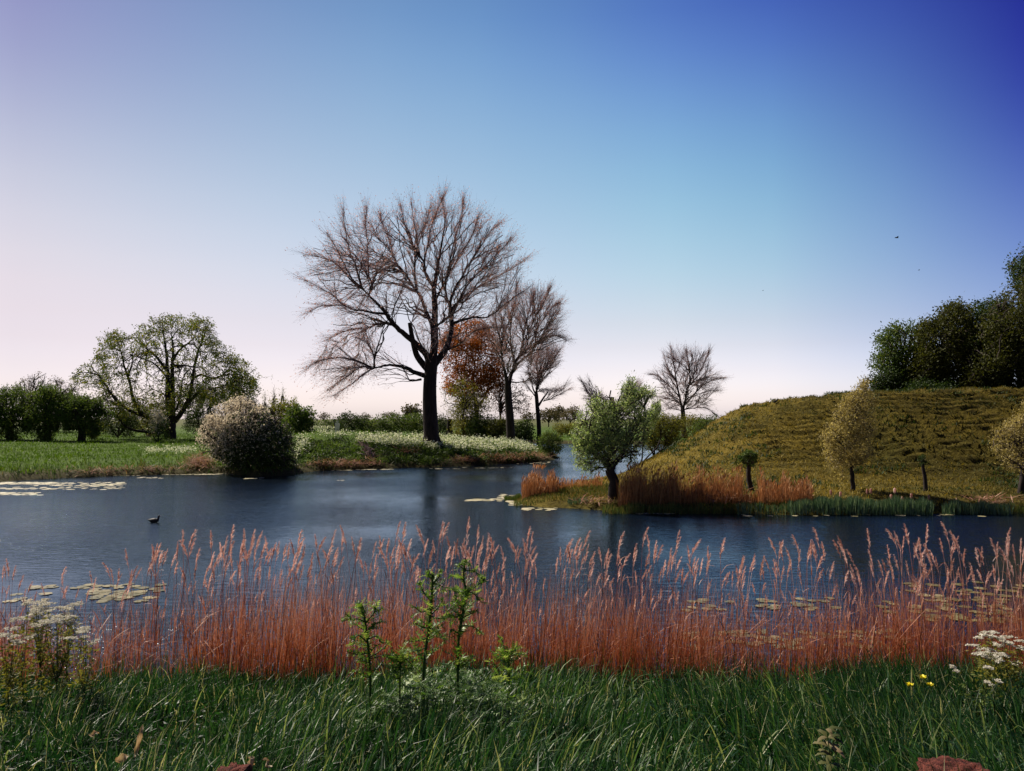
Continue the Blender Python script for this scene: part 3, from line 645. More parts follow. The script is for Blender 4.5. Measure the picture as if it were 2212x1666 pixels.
# rust coloured clump behind the tall bare trees
Z = z_mid
leafy('rusty_tree', 'rust brown leafed tree behind the two tall bare trees', 'tree', (1030, 915),
      Z([(-150, 800), (-140, 520), (-20, 420), (120, 385), (300, 400), (440, 470), (520, 600), (510, 800), (500, 1000), (420, 1130), (250, 1120), (100, 1150), (-60, 1090)]), 90, 3.6, 24000, L_RUST,
      limbs=[([(1030, 915)]+Z([(222, 1200), (190, 1120)]), .30, .22, 0, 't'), (Z([(205, 1140), (100, 1000), (40, 850), (20, 650)]), .16, .03, 1), (Z([(230, 1210), (300, 1130), (350, 950), (380, 700)]), .16, .03, -1.5), (Z([(190, 1120), (200, 900), (230, 600)]), .13, .03, 0)],
      n1=60, n2=400, n3=2400, leaf=(.20, .11), shell=.25, sc=.22, clump=110, cl_r=.05)
leafy('spring_tree', 'thin yellow green tree in front of the rust brown one, beside the dark post', 'tree', (1003, 925),
      [(950, 850), (975, 820), (1000, 800), (1030, 835), (1060, 855), (1075, 880), (1050, 900), (1010, 915), (985, 925), (965, 890)], 84, 2.2, 3800, L_YEL, r=.14, trunk_top=(1003, 880), n1=40, n2=200, n3=700, leaf=(.15, .08))
leafy('spring_tree', 'small twisted tree with sparse rusty leaves close behind the second bare trunk', 'tree', (1083, 925),
      [(1060, 870), (1075, 830), (1100, 800), (1120, 830), (1145, 850), (1150, 880), (1120, 900), (1080, 900)], 88, 2.0, 1500, L_RUST, r=.16, trunk_top=(1080, 890), n1=30, n2=160, n3=500, leaf=(.15, .08))
Z = z_left
leafy('spreading_tree', 'broad spreading tree with many dark limbs and sparse olive leaves on the left meadow', 'tree', (368, 945),
      Z([(540, 610), (640, 560), (705, 530), (720, 450), (790, 340), (880, 290), (990, 300), (1070, 240), (1150, 185), (1330, 162), (1480, 182), (1620, 205), (1665, 290), (1700, 390), (1790, 450), (1940, 570), (1950, 700), (1880, 790), (1700, 830), (1480, 900), (1300, 960), (1100, 1010), (880, 960), (800, 860), (720, 760), (560, 680)]), 84, 6.5, 30000, L_OLIVE,
      limbs=[([(368, 945)]+Z([(1285, 960), (1285, 900)]), .62, .5, 0, 't'),
             (Z([(1275, 930), (1265, 750), (1265, 620), (1258, 480), (1240, 350), (1225, 240)]), .33, .04, 1),
             (Z([(1300, 930), (1300, 700), (1300, 560), (1305, 420), (1290, 290)]), .33, .04, -2),
             (Z([(1302, 510), (1360, 420), (1440, 360), (1490, 280)]), .14, .03, (-1.5, -3)),
             (Z([(1315, 970), (1370, 900), (1420, 800), (1450, 680), (1465, 560), (1490, 450), (1530, 350), (1565, 250)]), .30, .04, 2),
             (Z([(1400, 860), (1500, 745), (1600, 720), (1720, 690), (1820, 640), (1890, 600)]), .17, .03, (1, -2)),
             (Z([(1455, 640), (1520, 615), (1610, 640), (1700, 600), (1750, 540)]), .13, .03, (1.2, 3)),
             (Z([(1262, 590), (1180, 480), (1110, 420), (1060, 360), (1010, 300)]), .17, .03, (.5, 3)),
             (Z([(1265, 640), (1160, 530), (1040, 480), (1000, 470)]), .11, .03, (.4, -2)),
             (Z([(1300, 540), (1400, 545), (1500, 560)]), .10, .03, (-1.5, -1)),
             (Z([(1270, 1020), (1170, 990), (1110, 930), (1050, 885), (1000, 780), (980, 680), (940, 560), (915, 450), (880, 340)]), .28, .04, -2),
             (Z([(1110, 930), (1010, 900), (930, 850), (860, 790), (800, 700), (740, 620), (680, 600), (600, 600)]), .18, .03, (-1, -3)),
             (Z([(965, 620), (1000, 520), (990, 400)]), .12, .03, (-1.6, 0)),
             (Z([(1250, 1050), (1100, 1045), (1000, 1030), (930, 990), (880, 930), (800, 890)]), .17, .04, -3),
             (Z([(1330, 880), (1360, 770), (1380, 640), (1440, 560)]), .13, .03, (0, 3))],
      n1=150, n2=800, n3=3400, leaf=(.19, .10), shell=.35, sc=.16, dens_in=.26, clump=150, cl_r=.028, lobe=.5, mat2=L_MID, mix2=.45)
leafy('willow_tree', 'bushy pollard willow at the left frame edge of the meadow row', 'tree', (22, 946), lump(18, 893, 62, 56, seed=1), 80, 2.2, 14500, L_MID, r=.4, trunk_top=(22, 918), leaf=(.20, .08), n3=1200, hang=.3, group='pollard willows on the left meadow')
leafy('willow_tree', 'middle bushy pollard willow of the meadow row', 'tree', (100, 948), lump(103, 890, 60, 58, seed=2), 78, 2.2, 14500, L_MID, r=.4, trunk_top=(100, 918), leaf=(.20, .08), n3=1200, hang=.3, group='pollard willows on the left meadow')
leafy('willow_tree', 'bushy pollard willow nearest the broad spreading tree', 'tree', (176, 949), lump(182, 897, 54, 52, seed=3), 77, 2.2, 14000, L_MID, r=.4, trunk_top=(176, 922), leaf=(.20, .08), n3=1200, hang=.3, group='pollard willows on the left meadow')
leafy('distant_tree', 'mauve grey tree top above the leftmost pollard willow', 'tree', (50, 930), [(10, 880), (20, 840), (60, 812), (75, 802), (100, 805), (105, 850), (90, 900), (30, 900)], 120, 4, 1800, L_GREY, r=.25, leaf=(.22, .10), n2=250, n3=700, shell=.2)
leafy('distant_tree', 'mauve grey tree top above the middle pollard willow', 'tree', (120, 930), [(95, 890), (98, 830), (115, 812), (140, 820), (170, 830), (180, 870), (160, 900)], 122, 4, 1300, L_GREY, r=.25, leaf=(.22, .10), n2=250, n3=600, shell=.2)
for i, (cx, cy, rx, ry, Yd, mt_, n, lb) in enumerate([
    (255, 915, 42, 38, 92, L_DARK, 4500, 'dark bush under the left limbs of the spreading tree'),
    (320, 905, 45, 40, 95, L_OLIVE, 3000, 'olive thicket seen between the limbs of the spreading tree'),
    (440, 890, 48, 55, 92, L_DARK, 6000, 'dark thicket between the spreading tree and the blossoming hawthorn'),
    (520, 845, 42, 45, 96, L_MID, 4200, 'green tree top behind the blossoming hawthorn'),
    (200, 925, 22, 20, 84, L_OLIVE, 900, 'low olive bush right of the pollard willow row'),
    (610, 900, 38, 35, 76, L_OLIVE, 3000, 'olive bush rising right behind the hawthorn'),
    (652, 912, 38, 34, 66, L_MID, 4200, 'round green bush between the hawthorn and the soldier cutout')]):
    leafy('bush', lb, 'bush', (cx, cy+ry), lump(cx, cy, rx, ry, seed=20+i), Yd, rx/1702*Yd*.8, n, mt_, r=.12, stems=4, n1=30, n2=150, n3=600, leaf=(.20, .10))
for i, (cx, top, w, lb) in enumerate([(572, 838, 9, 'thin feathery sapling nearest the spreading tree'), (592, 826, 10, 'thin feathery sapling between two others'), (611, 822, 11, 'tallest thin feathery sapling behind the hawthorn'), (636, 850, 10, 'short thin feathery sapling furthest right')]):
    leafy('sapling', lb, 'tree', (cx, 930), [(cx-w, 905), (cx-w*.7, 870), (cx, top), (cx+w*.7, 868), (cx+w, 905)], 98, .7, 420, L_OLIVE, r=.07, trunk_top=(cx, top+30), n1=20, n2=80, n3=200, leaf=(.14, .05), group='thin saplings behind the hawthorn')
haw_env = [(426, 965), (430, 925), (440, 900), (470, 872), (515, 855), (560, 862), (600, 885), (628, 915), (648, 955), (652, 995), (640, 1018), (560, 1024), (480, 1016), (446, 990)]
leafy('hawthorn_bush', 'large round hawthorn covered in cream blossom at the water edge', 'bush', (545, 1026), haw_env, 46.5, 2.3, 34000, L_DARK, r=.16, stems=6, n1=90, n2=700, n3=3600, leaf=(.13, .06), shell=.55, sc=.10, mat2=L_BLOS, mix2=.44, topblos=1.0, hang=.2, rag=.55, clump=110, cl_r=.045, lobe=2.2)
leafy('hawthorn_bush', 'small hawthorn in blossom in front of the spreading tree trunk', 'bush', (342, 946), [(322, 925), (330, 895), (345, 886), (358, 905), (362, 946), (325, 946)], 76, .8, 2500, L_MID, r=.07, stems=3, n1=20, n2=80, n3=350, leaf=(.14, .08), mat2=L_BLOS, mix2=.5, topblos=1.0)

# bushes and hedge beyond the white meadow
for i, (cx, cy, rx, ry, Yd, mt_, n, lb) in enumerate([
    (715, 918, 30, 14, 92, L_MID, 1500, 'low green bush of the hedge left of the soldier cutout'),
    (755, 916, 36, 22, 90, L_DARK, 2600, 'dark rounded hedge bush right behind the soldier cutout'),
    (808, 920, 40, 16, 92, L_MID, 2600, 'pale topped hedge bush two places right of the soldier cutout'),
    (862, 917, 44, 20, 92, L_MID, 3200, 'tall hedge bush left of the thick trunk'),
    (905, 914, 34, 24, 93, L_MID, 2800, 'hedge bush partly hidden by the thick trunk'),
    (952, 920, 24, 20, 90, L_DARK, 1800, 'dark hedge bush just right of the thick trunk'),
    (1000, 925, 22, 20, 84, L_YEL, 1200, 'yellow green bush left of the round dark one'),
    (1040, 922, 32, 26, 82, L_DARK, 3400, 'dark round bush under the rust brown tree'),
    (1080, 928, 26, 24, 80, L_BRGR, 2400, 'brownish bush left of the second bare trunk'),
    (1130, 935, 24, 26, 79, L_DARK, 2600, 'dark bush right of the second bare trunk'),
    (1015, 890, 30, 30, 86, L_YEL, 1800, 'loose yellow green bush climbing under the rust brown tree')]):
    leafy('bush', lb, 'bush', (cx, cy+ry), lump(cx, cy, rx, ry, seed=50+i, w=.08), Yd, rx/1702*Yd*.8, n, mt_, r=.08, stems=5, n1=24, n2=120, n3=450, leaf=(.18, .11), group='bushes beyond the white meadow')
leafy('waterside_bush', 'leaning green bush on the very tip of the far bank', 'bush', (1192, 988), [(1164, 955), (1172, 938), (1190, 930), (1205, 940), (1214, 955), (1216, 968), (1206, 985), (1185, 985), (1170, 972)], 64, .85, 3600, L_MID, r=.06, stems=4, n1=24, n2=140, n3=500, leaf=(.13, .06), sc=.1)
FAR = leafmat('haze paled hedgerow leaves', G((.10, .09, .05), (.15, .13, .07), (.20, .16, .10)), .2, .8)  # leaf colours paled to stand in for distance haze
for i, (cx, cy, rx, ry, Yd, n, lb) in enumerate([
    (1185, 897, 26, 12, 190, 900, 'far brownish tree left of the round pale one'), (1205, 893, 18, 13, 200, 900, 'far round pale tree seen over the channel'), (1232, 898, 20, 10, 195, 700, 'far low brown bush right of the round pale tree'),
    (1240, 889, 12, 12, 230, 350, 'far wispy tree left of the big pollard willow'), (845, 897, 20, 6, 260, 400, 'far faint tree top over the hedge'), (882, 889, 9, 10, 150, 350, 'windswept tree top over the hedge'), (898, 890, 10, 12, 150, 400, 'windswept tree top beside the thick trunk'),
    (1140, 900, 14, 9, 200, 400, 'far brown bush between the second and slim bare trees'), (700, 899, 12, 5, 280, 250, 'far tree top left over the hedge'), (790, 900, 16, 4, 300, 260, 'far low tree line over the hedge')]):
    leafy('distant_tree', lb, 'tree', (cx, 906), lump(cx, cy, rx, ry, seed=80+i, w=.12), Yd, rx/1702*Yd*.7, n, FAR, r=.15, n1=16, n2=60, n3=200, leaf=(.40, .28), sc=.4, group='far trees on the plain')
for i, (cx, w) in enumerate([(1210, 14), (1232, 16), (1250, 12), (1270, 14)]):
    leafy('reed_bush', 'pale green willow scrub clump, %s, on the bank across the channel' % ['leftmost', 'second from the left', 'second from the right', 'rightmost'][i], 'bush', (cx, 940), lump(cx, 928, w, 13, seed=120+i), 112, .8, 900, L_YEL, r=.05, stems=4, n1=16, n2=60, n3=200, leaf=(.22, .10), group='willow scrub across the channel')

# pollard willows and small trees on the peninsula and hill
Z = z_wil
wil_env = (lambda q: [(1320+(x-1320)*1.10, 940+(y-940)*1.06) for x, y in q])(Z([(545, 850), (600, 740), (640, 660), (700, 600), (780, 610), (800, 550), (840, 560), (870, 600), (900, 515), (960, 490), (1000, 560), (1070, 540), (1100, 640), (1040, 720), (1080, 850), (1060, 950), (1020, 1050), (940, 1100), (850, 1120), (780, 1130), (700, 1180), (600, 1160), (570, 1060), (525, 950)]))
leafy('pollard_willow', 'leafy pollard willow leaning over the reeds at the tip of the hill bank', 'tree', (1324, 1062), wil_env, 28.8, 1.15, 24000, L_SILV,
      limbs=[([(1324, 1062), (1326, 1045), (1321, 1028), (1317, 1014)], .19, .17, 0, 't'), ([(1319, 1018), (1306, 1000), (1290, 985)], .13, .03, -.2), ([(1319, 1018), (1330, 1000), (1345, 980)], .12, .03, .2), ([(1319, 1018), (1318, 985), (1316, 950)], .10, .03, 0), ([(1319, 1018), (1308, 990), (1300, 940)], .08, .02, .4)],
      n1=80, n2=600, n3=3000, leaf=(.09, .026), shell=.3, sc=.09, hang=.1, kang=1.4, rag=.4, clump=90, cl_r=.05)
leafy('willow_bush', 'olive willow bush growing at the foot of the hill behind the big pollard', 'bush', (1416, 985), Z([(1060, 820), (1090, 740), (1180, 760), (1230, 740), (1330, 760), (1360, 840), (1330, 950), (1250, 1000), (1170, 1045), (1080, 990)]), 62, 1.5, 8500, L_OLIVE, r=.09, stems=6, n1=50, n2=250, n3=1200, leaf=(.15, .05), sc=.15)
leafy('willow_bush', 'silvery willow sprig rising between the big pollard and the olive bush', 'bush', (1385, 960), Z([(1060, 800), (1090, 720), (1140, 640), (1200, 640), (1215, 720), (1170, 800), (1130, 880)]), 55, .7, 2600, L_SILV, r=.06, stems=3, n1=24, n2=120, n3=400, leaf=(.14, .045), sc=.1)
leafy('willow_bush', 'tan leafed willow bush right beside the hill slope', 'bush', (1490, 945), [(1462, 925), (1470, 900), (1500, 898), (1520, 905), (1530, 925), (1500, 945), (1475, 950)], 70, 1.1, 3000, L_YEL, r=.06, stems=4, n1=24, n2=120, n3=450, leaf=(.15, .06))
leafy('bush', 'green thistly bush on the hill shoulder below the round bare tree', 'bush', (1530, 925), [(1500, 915), (1520, 902), (1545, 902), (1552, 915), (1530, 930), (1505, 930)], 66, .8, 1500, L_MID, r=.05, stems=4, n1=16, n2=80, n3=250, leaf=(.12, .07))
leafy('small_pollard', 'short pollard trunk with a green leaf tuft at the hill foot', 'tree', (1624, 1064), lump(1617, 990, 22, 15, seed=5), 29.3, .25, 1700, L_MID, r=.105, trunk_top=(1619, 997), n1=20, n2=60, n3=160, leaf=(.07, .03), sc=.04)
leafy('windblown_tree', 'slender golden green tree bent by the wind in front of the hill', 'tree', (1841, 1066), z_right([(408, 1190), (420, 1100), (450, 1030), (500, 960), (560, 900), (600, 860), (640, 815), (680, 805), (670, 880), (700, 930), (690, 1010), (710, 1100), (680, 1220), (620, 1310), (560, 1320), (500, 1330), (440, 1290)]), 29.5, .75, 15000, L_GOLD, r=.075,
      limbs=[([(1841, 1066), (1841, 1035), (1840, 1010)], .085, .07, 0, 't'), ([(1840, 1015), (1838, 960), (1843, 910), (1858, 860), (1876, 820)], .065, .012, 0)],
      n1=50, n2=350, n3=1600, leaf=(.085, .028), sc=.08, dirx=(.5, 0, .1), kang=1.2, rag=.45, clump=80)
leafy('small_pollard', 'gnarled pollard trunk with only a few leaves, right of the windblown tree', 'tree', (2000, 1064), lump(1993, 995, 8, 11, seed=6), 29.6, .12, 330, L_DARK, r=.08, limbs=[([(2000, 1064), (1999, 1045), (1996, 1022), (1992, 998)], .085, .055, 0, 't')], n1=10, n2=30, n3=60, leaf=(.07, .03), sc=.04)
leafy('windblown_tree', 'golden green tree cut by the right frame edge, thick leaning trunk', 'tree', (2206, 1070), z_right([(1335, 1200), (1345, 1110), (1410, 1050), (1460, 1010), (1507, 960), (1560, 900), (1640, 880), (1720, 960), (1760, 1150), (1680, 1290), (1560, 1340), (1480, 1340), (1400, 1300)]), 29.5, 1.0, 15000, L_GOLD, r=.14, n1=50, n2=350, n3=1600, leaf=(.085, .03), sc=.08, dirx=(.5, 0, .1), fork=.45, rag=.45, clump=80)
HG = 'trees on top of the grass hill'
hb = lambda x: 845
leafy('hill_tree', 'leftmost olive green tree of the hilltop group', 'tree', (1972, 846), [(1888, 795), (1884, 775), (1900, 755), (1896, 730), (1915, 708), (1945, 696), (1985, 698), (2010, 720), (2015, 790), (2000, 838), (1930, 842), (1925, 815), (1895, 812)], 51, 1.6, 13000, L_MID, r=.16, leaf=(.13, .08), n1=60, n2=350, n3=1300, group=HG, shell=.3, dens_in=.5)
leafy('hill_tree', 'brownish green domed tree second from the left on the hilltop', 'tree', (2030, 846), [(1962, 842), (1965, 780), (1975, 735), (1985, 700), (2015, 685), (2030, 668), (2065, 660), (2100, 670), (2115, 720), (2110, 842)], 50, 2.4, 24000, L_BRGR, r=.2, leaf=(.135, .085), n1=50, n2=300, n3=1500, group=HG)
leafy('hill_tree', 'dark green tree in the middle of the hilltop group', 'tree', (2105, 846), [(2060, 842), (2060, 740), (2075, 690), (2100, 665), (2130, 650), (2165, 642), (2185, 680), (2190, 842)], 51.5, 2.6, 24000, L_DARK, r=.2, leaf=(.135, .09), n1=50, n2=300, n3=1500, group=HG)
leafy('hill_tree', 'largest brownish tree on the hilltop, cut by the right frame edge', 'tree', (2215, 846), [(2085, 842), (2080, 775), (2100, 735), (2115, 700), (2150, 650), (2185, 618), (2230, 600), (2300, 590), (2360, 640), (2380, 842)], 48, 3.2, 46000, L_BRGR, r=.3, leaf=(.13, .085), n1=70, n2=500, n3=2600, group=HG)
leafy('hill_tree', 'tallest green tree rising behind the hilltop group at the right frame edge', 'tree', (2260, 846), [(2186, 610), (2178, 585), (2188, 560), (2200, 542), (2240, 530), (2300, 550), (2330, 640), (2320, 760), (2230, 760), (2200, 640)], 56, 2.6, 15000, L_DARK, r=.3, leaf=(.15, .10), n1=50, n2=300, n3=1300, group=HG)
leafy('bush', 'dark low bush at the left end of the hilltop trees', 'bush', (1912, 847), [(1880, 845), (1882, 820), (1895, 808), (1915, 798), (1938, 806), (1950, 830), (1948, 848)], 49.5, .9, 4200, L_DARK, r=.1, stems=4, n1=24, n2=120, n3=500, leaf=(.13, .08))
for i, (cx, cy, rx, ry) in enumerate([(1990, 842, 32, 12), (2060, 842, 34, 10), (2150, 843, 46, 10), (2110, 812, 40, 24)]):
    leafy('bush', ['low green bush under the second hilltop tree', 'low green bush under the dark hilltop tree', 'low green bush under the largest hilltop tree', 'orange tinged bush in front of the largest hilltop tree'][i], 'bush', (cx, cy+ry*.8), lump(cx, cy, rx, ry, seed=140+i), 47.5, .7, 2600, [L_DARK, L_DARK, L_DARK, L_BRGR][i], r=.06, stems=4, n1=20, n2=90, n3=350, leaf=(.12, .08))

# ================================================================ growth on the banks
def z_thi(p): return [(691.2+.2083*x, 1180.8+.2083*y) for x, y in p]
def blades(mb, B, h, w, lean, bend, az, k=5, mat=0, r=None, face=None, tipp=1.0):
    n = len(B); s_ = np.linspace(0, 1, k)[None]; th = lean[:, None]+bend[:, None]*s_**tipp
    d = np.stack([np.cos(az), np.sin(az), 0*az], -1)
    st = h[:, None]/(k-1); hx = np.concatenate([np.zeros((n, 1)), np.cumsum(np.sin(th[:, 1:])*st, 1)], 1); hz = np.concatenate([np.zeros((n, 1)), np.cumsum(np.cos(th[:, 1:])*st, 1)], 1)
    P = B[:, None]+d[:, None]*hx[..., None]+np.array([0, 0, 1.])*hz[..., None]
    f = az+math.pi/2+RNG.normal(size=n)*.5 if face is None else face
    side = np.stack([np.cos(f), np.sin(f), 0*f], -1)
    W = w[:, None]*np.interp(np.linspace(0, 1, k), [0, .35, .75, 1], [.7, 1, .7, .06])[None]
    mb.ribbons(P, W, side, mat, r)
def on_ground(x, y): return np.stack([x, y, ground_z(x, y)], -1)

GRASS = leafmat('lush bank grass', [(0, (.004, .018, .007)), (.35, (.010, .044, .013)), (.7, (.028, .09, .022)), (.84, (.10, .18, .05)), (.93, (.28, .33, .13)), (1, (.50, .48, .28))], .38, .45, .3)
TURF = leafmat('hill turf', [(0, (.05, .06, .010)), (.5, (.17, .135, .018)), (.85, (.30, .225, .035)), (1, (.42, .33, .09))], .35, .7, .2, tint=(1.1, 1, .6))
MEAD = leafmat('meadow grass', [(0, (.045, .10, .007)), (.6, (.10, .19, .010)), (1, (.22, .31, .03))], .3, .6, .2)
BANKG = leafmat('rank bank growth', [(0, (.03, .07, .02)), (.4, (.07, .11, .025)), (.7, (.14, .12, .04)), (1, (.30, .18, .08))], .3, .6, .2)
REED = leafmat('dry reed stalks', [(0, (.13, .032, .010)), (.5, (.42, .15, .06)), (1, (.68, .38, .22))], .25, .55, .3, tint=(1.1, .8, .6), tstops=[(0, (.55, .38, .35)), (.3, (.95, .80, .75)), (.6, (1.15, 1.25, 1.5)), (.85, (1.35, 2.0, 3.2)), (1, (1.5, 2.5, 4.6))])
PLUME = leafmat('feathery reed plume', [(0, (.46, .26, .20)), (.6, (.70, .47, .39)), (1, (.88, .72, .64))], .45, .7, .2, tint=(1.1, .9, .85))
FREED = leafmat('old reed stalks', [(0, (.12, .05, .02)), (.5, (.38, .18, .075)), (1, (.62, .38, .21))], .3, .6, .2, tint=(1.1, .85, .6))
CATL = leafmat('blue green rush leaves', [(0, (.03, .07, .035)), (.6, (.07, .13, .07)), (1, (.20, .26, .16))], .25, .4, .5)
LITTER = leafmat('pinkish dead reed litter', [(0, (.16, .07, .045)), (.6, (.34, .18, .12)), (1, (.52, .34, .25))], .2, .8, .1)
UMBEL = leafmat('white umbel florets', [(0, (.55, .50, .40)), (1, (.88, .86, .78))], .3, .7, .1, tint=(1, 1, .9))
PARS = leafmat('cream cow parsley', [(0, (.42, .46, .26)), (.5, (.70, .72, .54)), (1, (.92, .91, .80))], .35, .7, .1, tint=(1, 1, .8))
THL = leafmat('thistle leaf', [(0, (.04, .10, .015)), (.6, (.14, .25, .04)), (1, (.36, .46, .13))], .45, .45, .4)
STEM = leafmat('green stem', [(0, (.04, .08, .02)), (1, (.07, .12, .03))], .1, .5, .3)
PURP = plain('purple floret', (.35, .09, .22), .7)
YELF = plain('yellow petal', (.80, .70, .03), .5)

def thistle_leaf():
    n = 6; V = []; F = []
    m = [(i/n, 0, .10*math.sin(math.pi*i/n)) for i in range(n+1)]; V += m
    for sgn in (1, -1):
        for i in range(n):
            w = .26*math.sin(math.pi*(i+.8)/(n+1))+.05; c = (i+.5)/n
            V += [(c+.10, sgn*w, .10*math.sin(math.pi*c)+.06+.08*(i % 2)), (c+.03, sgn*w*.35, .1*math.sin(math.pi*c)+.01)]
            k = len(V); F.append([i, k-1, k-2, i+1] if sgn > 0 else [i+1, k-2, k-1, i])
    V.append((1.12, 0, 0)); F.append([n, n-1, len(V)-1, n]) if False else None
    return V, F
TL = thistle_leaf()
def near_grass():
    mb = MB(); n = 128000
    y = 2.7+6.9*RNG.random(n)**.85; x = (RNG.random(n)*2-1)*(.70*y+.5)
    c = fbm(x*1.8, y*1.8, 201); c2 = fbm(x*.7+3, y*.7, 205); c3 = vnoise(x*5, y*5, 207)
    keep = (RNG.random(n) < np.clip(.05+2.4*(c-.28), 0, 1)) & (RNG.random(n) < sstep(9.75, 8.9, y+.5*(c2-.5))); x, y, c, c2, c3 = x[keep], y[keep], c[keep], c2[keep], c3[keep]; n = len(x)
    B = on_ground(x, y)-[0, 0, .02]
    h = (.08+.50*c**1.3+.20*RNG.random(n)**2)*(1+.25*sstep(1, 4, x)*(y > 6))*np.interp(y, [2.7, 8.4, 9.3], [1, .95, .6])
    w = np.where(RNG.random(n) < .33, .0125, .0062)*(.7+.6*RNG.random(n))
    az = np.where(x > .8, 2.7, .5)+3.0*(c2-.5)*2+RNG.normal(size=n)*1.3
    lean = .02+.30*c2*RNG.random(n)+.35*RNG.random(n)**4; bend = .15+2.6*RNG.random(n)**2
    r = np.clip(.60*RNG.random(n)**1.3+.18*c3+.34*(RNG.random(n) < .16)+.4*(RNG.random(n) < .05), 0, 1)
    blades(mb, B, h, w, lean, bend, az, 6, 0, r, face=RNG.random(n)*6.28, tipp=2.6)
    # broad upright tussock blades in the middle and right
    m = 5200; bx = RNG.choice([-.5, .1, .5, 1.0, 1.9, 2.5, 3.1, -1.3, -1.7, 2.9, 3.4], m)+RNG.normal(size=m)*.28; by = 4.3+RNG.random(m)*4.0
    blades(mb, on_ground(bx, by)-[0, 0, .02], .32+.32*RNG.random(m), .009+.008*RNG.random(m), .05+.25*RNG.random(m), .2+2.0*RNG.random(m)**1.5, np.where(bx > 1.2, 2.8, .6)+RNG.normal(size=m)*1.0, 7, 0, np.clip(.35+.58*RNG.random(m), 0, .93), face=RNG.random(m)*6.28, tipp=2.4)
    # low leafy weeds between the grass
    m = 16000; y = 3+6*RNG.random(m); x = (RNG.random(m)*2-1)*(.7*y+.4); P = on_ground(x, y); P[:, 2] += .04+.2*RNG.random(m)
    mb.leaves(P, RNG.normal(size=(m, 3))*[1, 1, .5], .03+.05*RNG.random(m), .018+.02*RNG.random(m), 0, .2+.5*RNG.random(m))
    m = 2600; x = -.55+RNG.normal(size=m)*.62; y = 5.9+RNG.random(m)*1.5; P = on_ground(x, y); P[:, 2] += .05+.52*RNG.random(m)*np.exp(-((x+.55)/.8)**2)
    an = RNG.random(m)*6.28; X_ = nrm(np.stack([np.cos(an), np.sin(an), -.2+.7*RNG.random(m)], -1)); Y_ = nrm(np.cross(X_, RNG.normal(size=(m, 3))*.3+[0, 0, 1])); Z_ = np.cross(X_, Y_)
    mb.inst(*TL, P, X_, Y_, Z_, .07+.07*RNG.random(m), 1, .02+.5*RNG.random(m)**1.8)
    # dead straws
    m = 900; y = 3+5.6*RNG.random(m); x = (RNG.random(m)*2-1)*(.7*y+.4)
    blades(mb, on_ground(x, y)+[0, 0, .05], .2+.35*RNG.random(m), .004+.003*RNG.random(m), .4+.7*RNG.random(m), .4*RNG.random(m), RNG.random(m)*6.28, 4, 0, np.full(m, .97))
    o = mb.build('grass', [GRASS, THL], smooth=False); tag(o, 'long dark green grass covering the near bank in the foreground', 'grass', kind='stuff')
near_grass()

# the ragged line reached by the reed tops in the picture
RT_X = [-300, 0, 60, 120, 200, 260, 340, 440, 520, 600, 700, 800, 900, 1000, 1080, 1180, 1300, 1400, 1500, 1600, 1680, 1800, 1900, 2000, 2100, 2212, 2500]
RT_Y = [1200, 1200, 1215, 1225, 1240, 1225, 1165, 1160, 1165, 1155, 1150, 1150, 1155, 1150, 1165, 1165, 1175, 1165, 1185, 1190, 1180, 1160, 1150, 1150, 1150, 1150, 1150]
def px_of(x, y): return 1106+1702*x/y
def reed_bed():
    mb = MB(); n = 15000
    y = 8.75+2.3*RNG.random(n)**.9; x = (RNG.random(n)*2-1)*(.70*y+.4)
    cl = fbm(x*2.2, y*1.2, 301); px = px_of(x, y)
    dens = np.interp(px, [-100, 0, 150, 300, 400, 2000, 2212], [1, 1, .8, .85, .95, 1, 1])*np.clip(.08+2.3*(cl-.30), .04, 1)
    k = RNG.random(n) < dens; x, y, px, cl = x[k], y[k], px[k], cl[k]; n = len(x)
    top = np.interp(px, RT_X, RT_Y)+45+250*RNG.random(n)**.62*(1.15-.8*cl); hz = H-(top-905)/1702*y
    B = on_ground(x, y); B[:, 2] -= .03; h = np.clip(hz-B[:, 2], .25, 2)
    lf = fbm(x*.8, y*.4, 305)-.5
    az = np.where(RNG.random(n) < .65, 0., 3.1)+RNG.normal(size=n)*.7
    blades(mb, B, h, .0036+.0026*RNG.random(n), .01+.09*RNG.random(n)+.16*np.abs(lf), .02+.14*RNG.random(n), az, 6, 0, np.clip(.2+.6*RNG.random(n)+.3*lf, 0, 1), face=RNG.normal(size=n)*.5)
    # broken, crossing stalks and dead leaves
    m = 2200; y2 = 8.9+2.0*RNG.random(m); x2 = (RNG.random(m)*2-1)*(.70*y2+.4)
    B = on_ground(x2, y2); B[:, 2] = np.maximum(B[:, 2], 0)+RNG.random(m)*.6
    blades(mb, B, .15+.4*RNG.random(m), .006+.006*RNG.random(m), .3+.9*RNG.random(m), .6*RNG.random(m), RNG.random(m)*6.28, 4, 0, RNG.random(m)*.8)
    # young green shoots among the feet of the reeds
    m = 1800; y2 = 8.7+1.2*RNG.random(m); x2 = (RNG.random(m)*2-1)*(.70*y2+.4)
    blades(mb, on_ground(x2, y2), .2+.35*RNG.random(m), .006+.004*RNG.random(m), .05+.2*RNG.random(m), .3*RNG.random(m), RNG.random(m)*6.28, 4, 1, .3+.5*RNG.random(m))
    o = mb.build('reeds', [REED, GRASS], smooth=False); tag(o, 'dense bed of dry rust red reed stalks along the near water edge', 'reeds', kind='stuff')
reed_bed()
